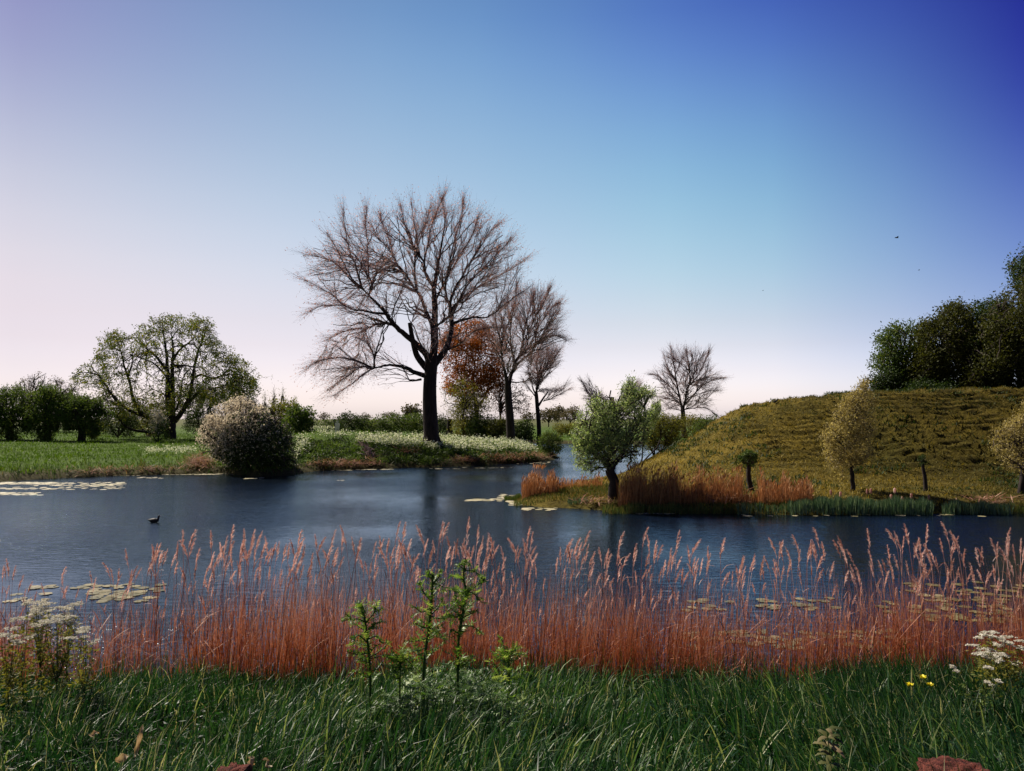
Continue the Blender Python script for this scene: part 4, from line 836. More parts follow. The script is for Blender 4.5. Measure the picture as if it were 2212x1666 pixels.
def plume_mesh(seed, mb_s, mb_p, Hh=1.7):
    r = np.random.default_rng(seed)
    lean = r.uniform(.0, .06); bend = r.uniform(.02, .14); droop = r.uniform(.0, .55)
    k = 9; s_ = np.linspace(0, 1, k); th = lean+bend*s_; L = Hh-.24
    P = np.stack([np.concatenate([[0], np.cumsum(np.sin(th[1:])*L/(k-1))]), 0*s_+.01*np.sin(3*s_), np.concatenate([[0], np.cumsum(np.cos(th[1:])*L/(k-1))])], -1)
    mb_s.tubes(P[None], np.linspace(.0042, .002, k)[None], 4, 0, r=[r.uniform(.3, .9)])
    for q in range(r.integers(0, 3)):                       # a dead leaf or two on the stalk
        i = r.integers(3, 8); a = r.choice([-1, 1]); Q = np.array([P[i], P[i]+[a*.06, 0, .10], P[i]+[a*.14, 0, .10+r.uniform(-.08, .03)]])
        mb_s.ribbons(spline(Q, 5)[None], np.linspace(.010, .002, 5)[None], np.array([[0, 1., .3]]), 0, [.8])
    a0 = P[-1]; m = 7; t = np.linspace(0, 1, m); ang = th[-1]+droop*t
    A = np.stack([a0[0]+np.concatenate([[0], np.cumsum(np.sin(ang[1:])*.25/(m-1))]), 0*t, a0[2]+np.concatenate([[0], np.cumsum(np.cos(ang[1:])*.25/(m-1))])], -1)
    mb_p.tubes(A[None], np.linspace(.003, .001, m)[None], 3, 0)
    n = 70; u = r.random(n)**.8*.97; i = (u*(m-1)).astype(int); f = (u*(m-1)-i)[:, None]; S = A[i]*(1-f)+A[np.minimum(i+1, m-1)]*f
    tg = nrm(A[np.minimum(i+1, m-1)]-A[i]); prof = np.interp(u, [0, .25, .6, 1], [.5, 1, .8, .35])
    sd_ = np.stack([.75+.25*r.normal(size=n), r.normal(size=n)*.6, 0*u-.15], -1)*r.choice([1, 1, 1, -.6], n)[:, None]
    E1 = S+(tg*.7+sd_*.28)*.05*prof[:, None]; E2 = E1+(tg*.5+sd_*.35+[0, 0, -.18])*.045*prof[:, None]
    mb_p.ribbons(np.stack([S, E1, E2], 1), np.stack([.002+0*u, .010*prof, .003+0*u], 1), nrm(np.cross(tg, sd_+1e-3)), 0, r.random(n))
def plumed_reeds():
    protos = []
    for v in range(14):
        a, b = MB(), MB(); plume_mesh(500+v, a, b); protos.append((a, b))
    made = []; n = 300
    mb = MB(); m = 480                                       # further plumes deep in the bed
    for q in range(m):
        pxx = RNG.uniform(340, 2212) if q > 40 else RNG.uniform(0, 340); y = RNG.uniform(9.3, 11.0); x = (pxx-1106)/1702*y; g = float(ground_z(np.array([x]), np.array([y]))[0])
        top = np.interp(pxx, RT_X, RT_Y)+RNG.uniform(10, 190); h = H-(top-905)/1702*y-g; s_ = (h+.08)/1.7
        if s_ < .25: continue
        a, b = protos[q % 14]; an = RNG.normal()*.6+(0 if RNG.random() < (.8 if pxx < 1600 else .4) else math.pi); ca, sa = math.cos(an), math.sin(an)
        for part, mt_ in ((a, 0), (b, 1)): mb.inst(np.concatenate(part.V), np.concatenate(part.F), [[x, y, g-.02]], np.array([[ca, sa, 0]]), np.array([[-sa, ca, 0]]), np.array([[0, 0, 1.]]), s_, mt_)
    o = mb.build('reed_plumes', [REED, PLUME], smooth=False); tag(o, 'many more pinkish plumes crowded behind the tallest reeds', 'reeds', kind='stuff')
    # spread over the width, a little denser where the photograph shows more plumes
    px = np.concatenate([RNG.uniform(10, 330, 24), RNG.uniform(330, 680, 50), RNG.uniform(680, 1100, 66), RNG.uniform(1000, 1600, 84), RNG.uniform(1640, 2212, 76)])
    for i in range(n):
        y = RNG.uniform(9.1, 10.9); x = (px[i]-1106)/1702*y
        top = np.interp(px[i], RT_X, RT_Y)+RNG.choice([RNG.uniform(-22, 40), RNG.uniform(15, 170)], p=[.40, .60])
        g = float(ground_z(np.array([x]), np.array([y]))[0]); h = H-(top-905)/1702*y-g
        if h < .4: h = .4
        v = i % 14
        root = empty('plumed_reed', (x, y, g-.02), 'tall dry reed stalk with a feathery pinkish plume in the near reed bed', 'reed', 'plumed reeds along the near water edge', 0)
        side = 0 if RNG.random() < (.8 if px[i] < 1600 else .35) else math.pi
        root.rotation_euler = (RNG.normal()*.03, RNG.normal()*.03, side+RNG.normal()*.7); s_ = (h+.08)/1.7; root.scale = (s_*RNG.uniform(.7, 1.3), s_, s_)
        if v >= len(made):
            st = protos[v][0].build('stalk', REED, root, smooth=False); pl = protos[v][1].build('plume', PLUME, root, smooth=False); made.append((st, pl))
        else:
            for o in made[v]:
                c = o.copy(); C.objects.link(c); c.parent = root
plumed_reeds()

# far reed beds, rushes and the growth along the waterlines
def far_growth():
    mb = MB()
    def bed(n, x0, x1, y0, y1, base, ty0, ty1, w, mat, rng=(0, 1), pl=.25, lean=.12):
        px = x0+(x1-x0)*RNG.random(n); cl = vnoise(px/14, px*0, 411)
        Y = y0+(y1-y0)*RNG.random(n); x = (px-1106)/1702*Y; B = on_ground(x, Y); B[:, 2] = np.maximum(B[:, 2], -.05)
        top = ty0+(ty1-ty0)*(.45*RNG.random(n)+.75*(1-cl)); h = np.clip(H-(top-905)/1702*Y-B[:, 2], .12, 2.2)
        blades(mb, B, h, w*(.7+.6*RNG.random(n)), .02+lean*RNG.random(n), .2*RNG.random(n), RNG.random(n)*6.28, 4, mat, rng[0]+(rng[1]-rng[0])*RNG.random(n), face=RNG.normal(size=n)*.6)
        m = int(n*pl)
        if m:
            j = RNG.integers(0, n, m); P = B[j]; P[:, 2] += h[j]*.93; mb.leaves(P, np.array([.25, 0, 1.])+RNG.normal(size=(m, 3))*.25, .16+.1*RNG.random(m), .04, 2, RNG.random(m))
    bed(1500, 1128, 1205, 30.2, 31.6, 0, 1005, 1062, .012, 0)
    bed(900, 1195, 1300, 30.8, 33.5, 0, 1022, 1060, .012, 0, pl=.15)
    bed(2600, 1335, 1600, 27.4, 28.6, 0, 1000, 1075, .011, 0, (0, .8), pl=.12)
    bed(700, 1335, 1600, 28, 29, 0, 995, 1040, .010, 0, (.3, 1), pl=.4)
    bed(1300, 1640, 1752, 27.2, 28.6, 0, 1000, 1065, .011, 0, (.2, 1), pl=.25)
    bed(500, 1580, 1660, 27.3, 28.2, 0, 1050, 1085, .012, 0, pl=.1)
    bed(60, 1150, 1175, 33, 34, 0, 1000, 1012, .010, 0, pl=.6)
    o = mb.build('far_reeds', [FREED, BANKG, FREED], smooth=False); tag(o, 'rust orange reeds standing along the foot of the grass hill', 'reeds', kind='stuff')
    mb = MB()
    bed(2600, 1110, 1330, 29.0, 31.5, 0, 1070, 1092, .016, 0, (.1, .9), 0, .3)
    bed(2500, 1300, 1760, 26.6, 27.6, 0, 1078, 1098, .016, 0, (.1, .8), 0, .3)
    bed(900, 1090, 1125, 31, 31.8, 0, 1058, 1075, .014, 0, (.1, .6), 0, .3)
    bed(1500, 2050, 2280, 26.6, 27.8, 0, 1078, 1095, .016, 0, (.1, .8), 0, .4)
    o = mb.build('sedge', BANKG, smooth=False); tag(o, 'low green and brown sedge fringing the hill shore', 'sedge', kind='stuff')
    mb = MB()
    bed(3200, 1700, 2010, 26.3, 27.6, 0, 1062, 1085, .022, 0, (0, 1), 0, .22)
    bed(900, 2030, 2180, 26.4, 27.4, 0, 1072, 1090, .020, 0, (0, 1), 0, .25)
    bed(260, 1590, 1720, 26.4, 27, 0, 1078, 1092, .02, 0, (0, 1), 0, .2)
    bed(160, 1225, 1270, 28.5, 29, 0, 1066, 1085, .02, 0, (0, .8), 0, .3)
    o = mb.build('rushes', CATL, smooth=False); tag(o, 'blue green bulrush leaves standing in the water below the hill', 'rushes', kind='stuff')
    for i, (zx, zy) in enumerate([(655, 1440), (675, 1437), (805, 1435), (785, 1470), (845, 1482), (895, 1465), (990, 1472), (458, 1445), (510, 1455)]):
        (px, py), = z_right([(zx, zy)]); Y = 27.2; P = at(px, py, Y); x, y = P[0], P[1]
        root = empty('bulrush', (x, y, -.05), 'brown fluffy bulrush head %s' % ['in the close pair, its left one', 'in the close pair, its right one', 'tallest of the middle group', 'left below the tallest of the middle group', 'lowest of the middle group', 'right of the middle group', 'furthest right above the rushes', 'furthest left above the sedge', 'second from the left above the sedge'][i], 'bulrush', 'bulrush heads below the hill')
        h = P[2]+.05; a, b = MB(), MB(); a.tubes(np.array([[[0, 0, 0], [.01, 0, h*.5], [.0, 0, h]]]), np.full((1, 3), .008), 4)
        kk = np.linspace(0, 1, 7); b.tubes(np.stack([0*kk, 0*kk, h-.10+.20*kk], -1)[None], (.038*np.sqrt(np.clip(1-(2*kk-1)**4, .05, 1))*(.9+.2*RNG.random(7)))[None], 6)
        a.build('stalk', STEM, root); b.build('seed_head', PLUME, root)
    # hill turf tussocks
    mb = MB(); n = 62000; x = RNG.uniform(1.5, 33, n); y = RNG.uniform(27, 47, n)
    za, zb, zc, dB, dC, hh = parts(x, y); k = (dC > .35) & (px_of(x, y) < 2320); x, y, zc, hh = x[k], y[k], zc[k], hh[k]; n = len(x)
    nn = fbm(x*1.5, y*3, 433); g = fbm(x*.5, y*.5, 440)
    B = np.stack([x, y, zc-.01], -1); blades(mb, B, .05+.16*nn*RNG.random(n)+.04, .022+.02*RNG.random(n), .2+.6*RNG.random(n), .8*RNG.random(n), RNG.random(n)*6.28, 3, 0, np.clip(.25+.8*RNG.random(n)-.5*(g < .42)-.42*sstep(11, 20, x)+.14*sstep(13, 8, x), 0, 1))  # painted shading: turf tone lowered on the grazing-lit right, raised on the sunlit left shoulder
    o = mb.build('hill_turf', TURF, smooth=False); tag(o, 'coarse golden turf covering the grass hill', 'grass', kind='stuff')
    mb = MB(); n = 800
    x = RNG.uniform(8, 33, n*4); y = RNG.uniform(30, 46, n*4); g = fbm(x*.45, y*.45, 460); k = np.flatnonzero(g > .60)[:n]
    m = 9; B = np.repeat(on_ground(x[k], y[k]), m, 0)+RNG.normal(size=(len(k)*m, 3))*[.14, .08, .0]
    blades(mb, B, .12+.12*RNG.random(len(B)), .03+.02*RNG.random(len(B)), .2+.5*RNG.random(len(B)), .6*RNG.random(len(B)), RNG.random(len(B))*6.28, 3, 0, .2+.5*RNG.random(len(B)))
    o = mb.build('weed_tufts', L_DARK, smooth=False); tag(o, 'darker weed tufts dotted over the hill face', 'weeds', kind='stuff')
    # far meadow
    mb = MB(); n = 60000; Y = 42+70*RNG.random(n)**1.3; px = RNG.uniform(-60, 1240, n); x = (px-1106)/1702*Y
    za, zb, zc, dB, dC, hh = parts(x, Y); k = dB > .5; x, Y, zb, dB, px = x[k], Y[k], zb[k], dB[k], px[k]; n = len(x)
    c = fbm(x*.7, Y*.5, 470)
    blades(mb, np.stack([x, Y, zb-.02], -1), .08+.34*c*RNG.random(n)+.15*(RNG.random(n) < .1), .03+.03*RNG.random(n), .1+.5*RNG.random(n), .6*RNG.random(n), RNG.random(n)*6.28, 3, 0, np.clip(RNG.random(n)*.6+.5*(c-.3), 0, 1))
    o = mb.build('meadow_grass', MEAD, smooth=False); tag(o, 'bright green meadow grass on the far bank', 'grass', kind='stuff')
    mb = MB(); n = 26000; px = RNG.uniform(-60, 1215, n); Y = RNG.uniform(38, 72, n); x = (px-1106)/1702*Y
    za, zb, zc, dB, dC, hh = parts(x, Y); k = (dB > -.12) & (dB < 3.0*RNG.random(n)+.1); x, Y, zb, dB, px = x[k], Y[k], np.maximum(zb, -.03)[k], dB[k], px[k]; n = len(x)
    c = fbm(x*1.1, Y*1.1, 480); gr = fbm(px/35., px*0, 481)
    blades(mb, np.stack([x, Y, zb-.02], -1), .10+.55*c*RNG.random(n)*(1+1.2*(gr > .52)), .03+.025*RNG.random(n), .1+.5*RNG.random(n), .7*RNG.random(n), RNG.random(n)*6.28, 3, 0, np.clip(.9*RNG.random(n)-.5*(gr-.45)*2, 0, 1))
    o = mb.build('bank_growth', BANKG, smooth=False); tag(o, 'mixed green and brown growth along the far water edge', 'sedge', kind='stuff')
    # nettle like cover on the slope left of the thick trunk
    mb = MB()
    for q in range(210):
        px = RNG.uniform(640, 935) if q < 150 else RNG.uniform(935, 1150); py = RNG.uniform(948, 1003) if q < 150 else RNG.uniform(978, 998); g = gpt(px, py, 40, 90)
        if g[2] < .12: continue
        m = 90; r_ = RNG.uniform(.35, .8); d = nrm(RNG.normal(size=(m, 3))); d[:, 2] = np.abs(d[:, 2]); P = g+d*[r_, r_, r_*.55]*(.6+.4*RNG.random(m))[:, None]
        mb.leaves(P, RNG.normal(size=(m, 3)), .16, .09, 0 if RNG.random() < .55 else 1, np.clip(.2+.5*RNG.random(m), 0, 1))
    o = mb.build('nettles', [L_DARK, L_MID], smooth=False); tag(o, 'clumps of dark nettle like leaves on the far slope around the thick trunk', 'weeds', kind='stuff')
    # white flowering meadow
    mb = MB()
    poly = [(735, 938), (800, 940), (870, 938), (1000, 937), (1070, 940), (1120, 948), (1150, 958), (1165, 972), (1120, 974), (1050, 972), (985, 968), (900, 964), (820, 958), (760, 950)]
    n = 26000; px = RNG.uniform(735, 1170, n); py = RNG.uniform(936, 976, n); k = inpoly(px, py, poly); px, py = px[k], py[k]
    # drop the points on the land seen there
    P = []
    Ys = np.geomspace(50, 130, 500)
    for i in range(len(px)):
        q = at(np.full(500, px[i]), np.full(500, py[i]), Ys); 
        P.append(q)
    P = np.array(P); zz = ground_z(P[..., 0].ravel(), P[..., 1].ravel()).reshape(P.shape[:2]); hit = np.argmax(P[..., 2] <= zz+.35, 1)
    G_ = P[np.arange(len(px)), hit]; ok = (hit > 0) & (sdist(G_[:, 0], G_[:, 1], farland) > 1.5); G_ = G_[ok]; n = len(G_); kk = fbm(G_[:, 0]*.5, G_[:, 1]*.25, 700) > .38+.16*RNG.random(n); G_ = G_[kk]; n = len(G_); G_[:, 2] += RNG.normal(size=n)*.12
    mb.leaves(G_, RNG.normal(size=(n, 3))*[1, 1, .15], .12+.07*RNG.random(n), .10, 0, RNG.random(n))
    mb.leaves(G_-[0, 0, .12], RNG.normal(size=(n, 3)), .2, .07, 1, RNG.random(n))
    for (cx, cy, rx, ry, nn) in [(700, 930, 26, 10, 220), (735, 946, 30, 6, 160), (380, 982, 55, 7, 420), (330, 985, 20, 5, 120), (705, 946, 20, 6, 120), (655, 965, 16, 20, 260), (930, 975, 10, 5, 50), (640, 985, 10, 20, 120)]:
        for q in range(nn):
            g = gpt(cx+RNG.normal()*rx*.5, cy+RNG.normal()*ry*.5, 40, 110); g[2] += .3+.2*RNG.random(); mb.leaves([g], RNG.normal(size=(1, 3))*[1, 1, .15], .11, .08, 0, RNG.random(1))
    o = mb.build('cow_parsley', [PARS, MEAD], smooth=False); tag(o, 'sea of creamy white cow parsley in bloom on the far meadow', 'flowers', kind='stuff')
    mb = MB()
    for (cx, cy, rx, ry, nn) in [(430, 1002, 24, 12, 900), (300, 1018, 60, 5, 170), (200, 1024, 60, 5, 110), (882, 980, 15, 6, 420), (1010, 996, 30, 4, 420), (1090, 992, 45, 6, 1100), (1150, 988, 25, 5, 500), (740, 1006, 40, 4, 420), (800, 1000, 12, 12, 300), (690, 1004, 20, 5, 200), (1560, 1085, 40, 6, 120), (2130, 1088, 40, 5, 120), (1290, 1090, 30, 5, 100)]:
        for q in range(nn//6):
            g = gpt(cx+RNG.normal()*rx*.6, cy+RNG.normal()*ry*.6, 24, 90)
            if g[2] <= .0: continue
            m = 6; B = g+RNG.normal(size=(m, 3))*[.25, .25, .02]; B[:, 2] += .02+.2*RNG.random(m)
            blades(mb, B, .3+.5*RNG.random(m), .03+.02*RNG.random(m), 1.0+.5*RNG.random(m), .6*RNG.random(m), RNG.random(m)*6.28, 3, 0)
    o = mb.build('reed_litter', LITTER, smooth=False); tag(o, 'heaps of pinkish flattened dead reeds on the far banks', 'dead reeds', kind='stuff')
far_growth()

# ---------------------------------------------------------------- floating leaves
PAD = leafmat('lily pad', [(0, (.13, .12, .025)), (.6, (.25, .20, .06)), (1, (.42, .36, .17))], .1, .32, .6, by='rnd')
MAT = leafmat('pale floating scum', [(0, (.34, .31, .16)), (1, (.62, .56, .38))], 0, .5, .3)
def pad_mesh(seed, dark=0):
    r = np.random.default_rng(seed); n = 22; a = np.linspace(.18, 2*math.pi-.18, n)+r.uniform(0, 6); R = 1+.05*r.normal(size=n)
    V = [(0, 0, .004)]+[(c*q*1.12, s_*q, .004+.03*r.random()*(i % 3 == 0)) for i, (c, s_, q) in enumerate(zip(np.cos(a), np.sin(a), R))]
    F = [[0, i, i+1, i+2] for i in range(1, n-1, 2)]
    V2 = V+[(x, y, z-.006) for x, y, z in V]; k = len(V)
    F2 = F+[[k+d, k+c, k+b, k+a_] for a_, b, c, d in F]+[[i, i+k, i+1+k, i+1] for i in range(1, n)]
    mb = MB(); mb.raw(V2, F2, 0, 0, np.full(len(V2), r.random())); return mb
def lily_pads():
    protos = []
    spots = []
    for (x0, x1, y0, y1, n, s0, s1, w) in [(60, 200, 1264, 1272, 11, .09, .115, 'l'), (190, 350, 1262, 1300, 46, .09, .12, 'l'), (20, 130, 1280, 1300, 6, .09, .11, 'l'), (200, 300, 1275, 1296, 30, .09, .115, 'l'),
             (1480, 1670, 1296, 1322, 14, .08, .105, 'r'), (1690, 1810, 1292, 1318, 14, .08, .11, 'r'), (1960, 2212, 1258, 1345, 84, .08, .12, 'r'), (1900, 2160, 1290, 1350, 20, .07, .11, 'r'), (1480, 1960, 1362, 1402, 96, .065, .10, 'n'), (1620, 1700, 1300, 1312, 5, .07, .10, 'r')]:
        for q in range(n): spots.append((RNG.uniform(x0, x1), RNG.uniform(y0, y1), RNG.uniform(s0, s1), w))
    LB = {'l': ('pale round lily pad in the cluster behind the left reeds', 'lily pads behind the left reeds'), 'r': ('yellow green lily pad floating behind the right reeds', 'lily pads behind the right reeds'), 'n': ('yellow brown lily pad crowded among the feet of the right reeds', 'lily pads among the reed feet')}
    placed = []
    for px, py, s_, w in spots:
        p = onz(px, py)
        if any((p[0]-q[0])**2+(p[1]-q[1])**2 < (.75*(s_+q[2]))**2 for q in placed) and RNG.random() < .8: continue
        if ground_z(p[0:1], p[1:2])[0] > -.02: continue
        placed.append((p[0], p[1], s_)); v = RNG.integers(0, 8)
        o = new_obj('lily_pad', None) if False else None
        if len(protos) < 8:
            o = pad_mesh(900+len(protos)).build('lily_pad', PAD, smooth=False); protos.append(o)
        else: o = protos[v].copy(); C.objects.link(o)
        o.location = (p[0], p[1], .004+.002*len(placed) % .012); o.rotation_euler = (0, 0, RNG.uniform(0, 6.28)); o.scale = (s_,)*3
        tag(o, LB[w][0], 'lily pad', LB[w][1])
    # thin far rafts of pads and scum
    mb = MB(); k = 8; a = np.linspace(0, 2*math.pi, 8, endpoint=False); V = np.stack([np.cos(a), np.sin(a), 0*a], -1); F = [[0, 1, 2, 3], [0, 3, 4, 5], [0, 5, 6, 7]]
    for (x0, x1, y0, y1, n) in [(0, 110, 1042, 1047, 130), (60, 270, 1042, 1050, 130), (0, 150, 1052, 1058, 90), (150, 270, 1050, 1058, 60), (0, 90, 1064, 1070, 90), (200, 310, 1026.5, 1028.5, 80), (250, 480, 1021.5, 1026, 420), (300, 350, 1031, 1034, 24), (525, 570, 1032, 1035, 24), (745, 850, 1013.5, 1015.5, 90), (700, 760, 1014.5, 1016.5, 60),
               (1000, 1110, 1010, 1012, 40), (930, 1000, 1012, 1014, 24), (1010, 1080, 1078, 1083, 60), (1080, 1120, 1068, 1085, 60), (1130, 1200, 1098, 1104, 40), (1375, 1450, 1107, 1111, 50), (1100, 1140, 1084, 1092, 40), (1090, 1190, 998, 1002, 50), (730, 745, 1037, 1039, 6), (1130, 1300, 1030, 1034, 30), (1600, 2200, 1112, 1116, 30)]:
        for q in range(n):
            p = onz(RNG.uniform(x0, x1), RNG.uniform(y0, y1)); p[2] = .006+.004*RNG.random()
            if q > n*.55 and n < 100: continue
            mb.inst(V, F, p[None], np.array([[1., 0, 0]]), np.array([[0, 1., 0]]), np.array([[0, 0, 1.]]), RNG.uniform(.05, .17))
    o = mb.build('floating_leaves', MAT, smooth=False); tag(o, 'pale rafts of floating leaves along the far shores', 'floating leaves', kind='stuff')
lily_pads()

# ---------------------------------------------------------------- thistles
def thistle(label, Y, stems, heads, base):
    g = ground_z(np.array([(base[0]-1106)/1702*Y]), np.array([Y]))[0]; b = at(base[0], base[1], Y); b[2] = g-.02
    root = empty('thistle', b, label, 'thistle', None)
    ms, ml = MB(), MB(); stems = list(stems); main = np.array([(base[0], base[1])]+list(stems[0][0]))
    for q in range(5):                       # leafy side shoots down the stem
        u = RNG.uniform(.12, .75)*(len(main)-1); i = int(u); p0 = main[i]+(main[i+1]-main[i])*(u-i); sgn = 1 if q % 2 else -1; L_ = RNG.uniform(22, 48)*(1.15-u/len(main))
        stems.append(([tuple(p0), (p0[0]+sgn*L_*.5, p0[1]-L_*.12), (p0[0]+sgn*L_, p0[1]-L_*RNG.uniform(.2, .9))], .005, .002, RNG.uniform(-.18, .18)))
    for si, (pts, r0, r1, dz) in enumerate(stems):
        W_ = np.array([at(px, py, Y+d) for (px, py), d in zip(pts, np.linspace(0, dz, len(pts)))]) if si == 0 else np.array([at(px, py, Y+d) for (px, py), d in zip(pts, np.linspace(0, dz, len(pts)))])
        if si == 0: W_ = np.vstack([b, W_])
        n = max(6, int(np.linalg.norm(np.diff(W_, axis=0), axis=1).sum()/.018)); Q = spline(W_, n)
        ms.tubes(Q[None], np.linspace(r0, r1, n)[None], 6)
        T = nrm(np.gradient(Q, axis=0)); idx = np.flatnonzero(RNG.random(n) < .75); idx = idx[idx > 0]; m = len(idx)
        an = RNG.random(m)*6.28; ref = nrm(np.cross(T[idx], RNG.normal(size=(m, 3))))
        sp = nrm(ref+T[idx]*.5+[0, 0, .1]); side = nrm(np.cross(T[idx], ref)); nz = nrm(np.cross(sp, side))
        fr = idx/n; sz = (.14*(1-fr)+.05) if si == 0 else (.078*(1-.45*fr))
        ml.inst(*TL, Q[idx], sp, side, nz, sz*1.25*(.6+.6*RNG.random(m)), 0, RNG.random(m))
        # small spiny wings hugging the stem
        idx = RNG.integers(1, n, n*2); ref = nrm(np.cross(T[idx], RNG.normal(size=(len(idx), 3)))); ml.leaves(Q[idx], ref+T[idx]*.4, .026, .014, 0)
    ms.build('stem', STEM, root, offset=b); ml.build('leaves', THL, root, offset=b, smooth=False)
    for (px, py), s_, col in heads:
        p = at(px, py, Y+RNG.normal()*.03); h1, h2 = MB(), MB(); k = np.linspace(0, 1, 6)
        h1.tubes(np.stack([0*k, 0*k, (-.7+1.4*k)*s_], -1)[None], (s_*np.array([.35, .85, 1, .95, .75, .45]))[None], 8)
        m = 60; d = nrm(RNG.normal(size=(m, 3))); h1.leaves(d*s_*[.9, .9, .7], d+[0, 0, .5], s_*.8, s_*.22, 0)
        o = h1.build('flower_head', THL, root); o.location = p-b
        if col:
            m = 40; d = nrm(RNG.normal(size=(m, 3))*[.5, .5, 0]+[0, 0, 1.2]); h2.leaves(np.tile([0, 0, s_*.5], (m, 1)), d, s_*1.1, s_*.25, 0); q = h2.build('petals', PURP, o, smooth=False)
Z = z_thi
thistle('spiny green thistle furthest left, with a small purple bud on top', 6.4, [
    (Z([(520, 1350), (490, 950), (465, 760), (440, 660), (410, 600)]), .012, .006, 0), (Z([(480, 790), (560, 690), (640, 640)]), .006, .003, .05), (Z([(470, 780), (380, 750), (300, 760), (235, 770)]), .006, .003, -.05), (Z([(330, 760), (290, 720)]), .005, .003, -.05), (Z([(560, 690), (570, 630)]), .005, .003, .05),
    (Z([(490, 880), (560, 810), (650, 765)]), .006, .003, -.1), (Z([(490, 880), (430, 850), (350, 790)]), .005, .003, .1), (Z([(495, 960), (590, 930), (640, 1000), (690, 990)]), .006, .003, .1), (Z([(495, 1000), (400, 920), (360, 960), (340, 1040)]), .006, .003, -.1), (Z([(500, 1100), (400, 1120), (280, 1090)]), .006, .003, -.2), (Z([(510, 1150), (600, 1100), (700, 1010)]), .006, .003, .1)],
    [(Z([(410, 600)])[0], .013, 1), (Z([(450, 680)])[0], .018, 0), (Z([(440, 655)])[0], .012, 1), (Z([(290, 720)])[0], .012, 0), (Z([(570, 640)])[0], .012, 0)], (800, 1470))
thistle('spiny green thistle in the middle, thick dark stem and a purple bud', 6.6, [
    (Z([(1080, 1250), (1130, 850), (1155, 600), (1165, 400), (1165, 290)]), .016, .008, 0), (Z([(1150, 560), (1080, 480), (1030, 380)]), .008, .004, .1), (Z([(1165, 390), (1230, 320), (1250, 255)]), .007, .004, -.05), (Z([(1165, 370), (1230, 395), (1290, 425)]), .006, .003, .1), (Z([(1160, 620), (1060, 680), (1000, 640), (955, 610)]), .007, .003, -.1),
    (Z([(1160, 700), (1230, 620), (1265, 550)]), .007, .004, .1), (Z([(1140, 850), (1050, 830), (985, 790)]), .007, .004, -.1), (Z([(1160, 340), (1120, 300), (1118, 265)]), .006, .004, 0), (Z([(1150, 720), (1240, 750), (1300, 720)]), .006, .003, .1), (Z([(1120, 950), (1000, 980), (900, 980)]), .006, .003, -.1), (Z([(1120, 950), (1230, 900), (1290, 960)]), .006, .003, .1), (Z([(1100, 1050), (1000, 1080), (930, 1060)]), .006, .003, -.2)],
    [(Z([(1118, 262)])[0], .016, 1), (Z([(1250, 255)])[0], .016, 0), (Z([(1035, 380)])[0], .018, 0), (Z([(1265, 545)])[0], .014, 0), (Z([(1165, 300)])[0], .014, 0)], (915, 1475))
thistle('tallest spiny green thistle, bent stem rising in front of the reeds', 6.5, [
    (Z([(1430, 1250), (1440, 950), (1480, 700), (1490, 600), (1515, 470), (1490, 330), (1500, 170)]), .013, .008, 0), (Z([(1520, 480), (1620, 410), (1700, 350)]), .007, .004, .1), (Z([(1690, 355), (1700, 310)]), .005, .004, .1), (Z([(1520, 460), (1610, 500), (1660, 570)]), .006, .003, -.1), (Z([(1495, 350), (1430, 310), (1345, 310)]), .007, .004, .05),
    (Z([(1500, 250), (1580, 250), (1660, 295)]), .006, .004, -.05), (Z([(1500, 240), (1440, 195)]), .005, .004, 0), (Z([(1490, 640), (1420, 560), (1400, 450), (1310, 460)]), .007, .004, .1), (Z([(1480, 740), (1560, 700), (1630, 670)]), .006, .003, -.1), (Z([(1460, 820), (1590, 830), (1665, 890)]), .006, .003, .1), (Z([(1480, 700), (1380, 740), (1350, 700)]), .006, .003, .1), (Z([(1440, 900), (1360, 860), (1340, 950)]), .006, .003, -.1), (Z([(1490, 600), (1560, 560)]), .005, .003, 0)],
    [(Z([(1505, 150)])[0], .016, 1), (Z([(1470, 180)])[0], .014, 0), (Z([(1545, 190)])[0], .013, 1), (Z([(1680, 320)])[0], .018, 0), (Z([(1360, 300)])[0], .012, 0), (Z([(1585, 680)])[0], .012, 0), (Z([(1600, 250)])[0], .012, 0)], (990, 1480))
thistle('low spiny thistle right of the three tall ones', 6.8, [
    (Z([(1960, 1300), (1945, 1150), (1950, 1080)]), .009, .006, 0), (Z([(1945, 1150), (1900, 1020), (1885, 960)]), .006, .003, .1), (Z([(1945, 1130), (2010, 1080), (2035, 1045)]), .006, .003, -.1), (Z([(1945, 1160), (2040, 1110), (2130, 1125)]), .006, .003, 0), (Z([(1950, 1180), (1860, 1110), (1800, 1110)]), .006, .003, .1)],
    [(Z([(1885, 960)])[0], .010, 0)], (1100, 1480))
thistle('leafy thistle rosette low in the grass between the left and middle thistles', 6.3, [
    (Z([(830, 1350), (840, 1200), (850, 1120)]), .008, .006, 0), (Z([(840, 1200), (760, 1130), (700, 1140)]), .006, .003, .1), (Z([(840, 1200), (930, 1150), (960, 1180)]), .006, .003, -.1), (Z([(840, 1250), (780, 1250), (720, 1290)]), .006, .003, 0), (Z([(840, 1240), (930, 1230), (990, 1280)]), .006, .003, .1)], [], (864, 1490))

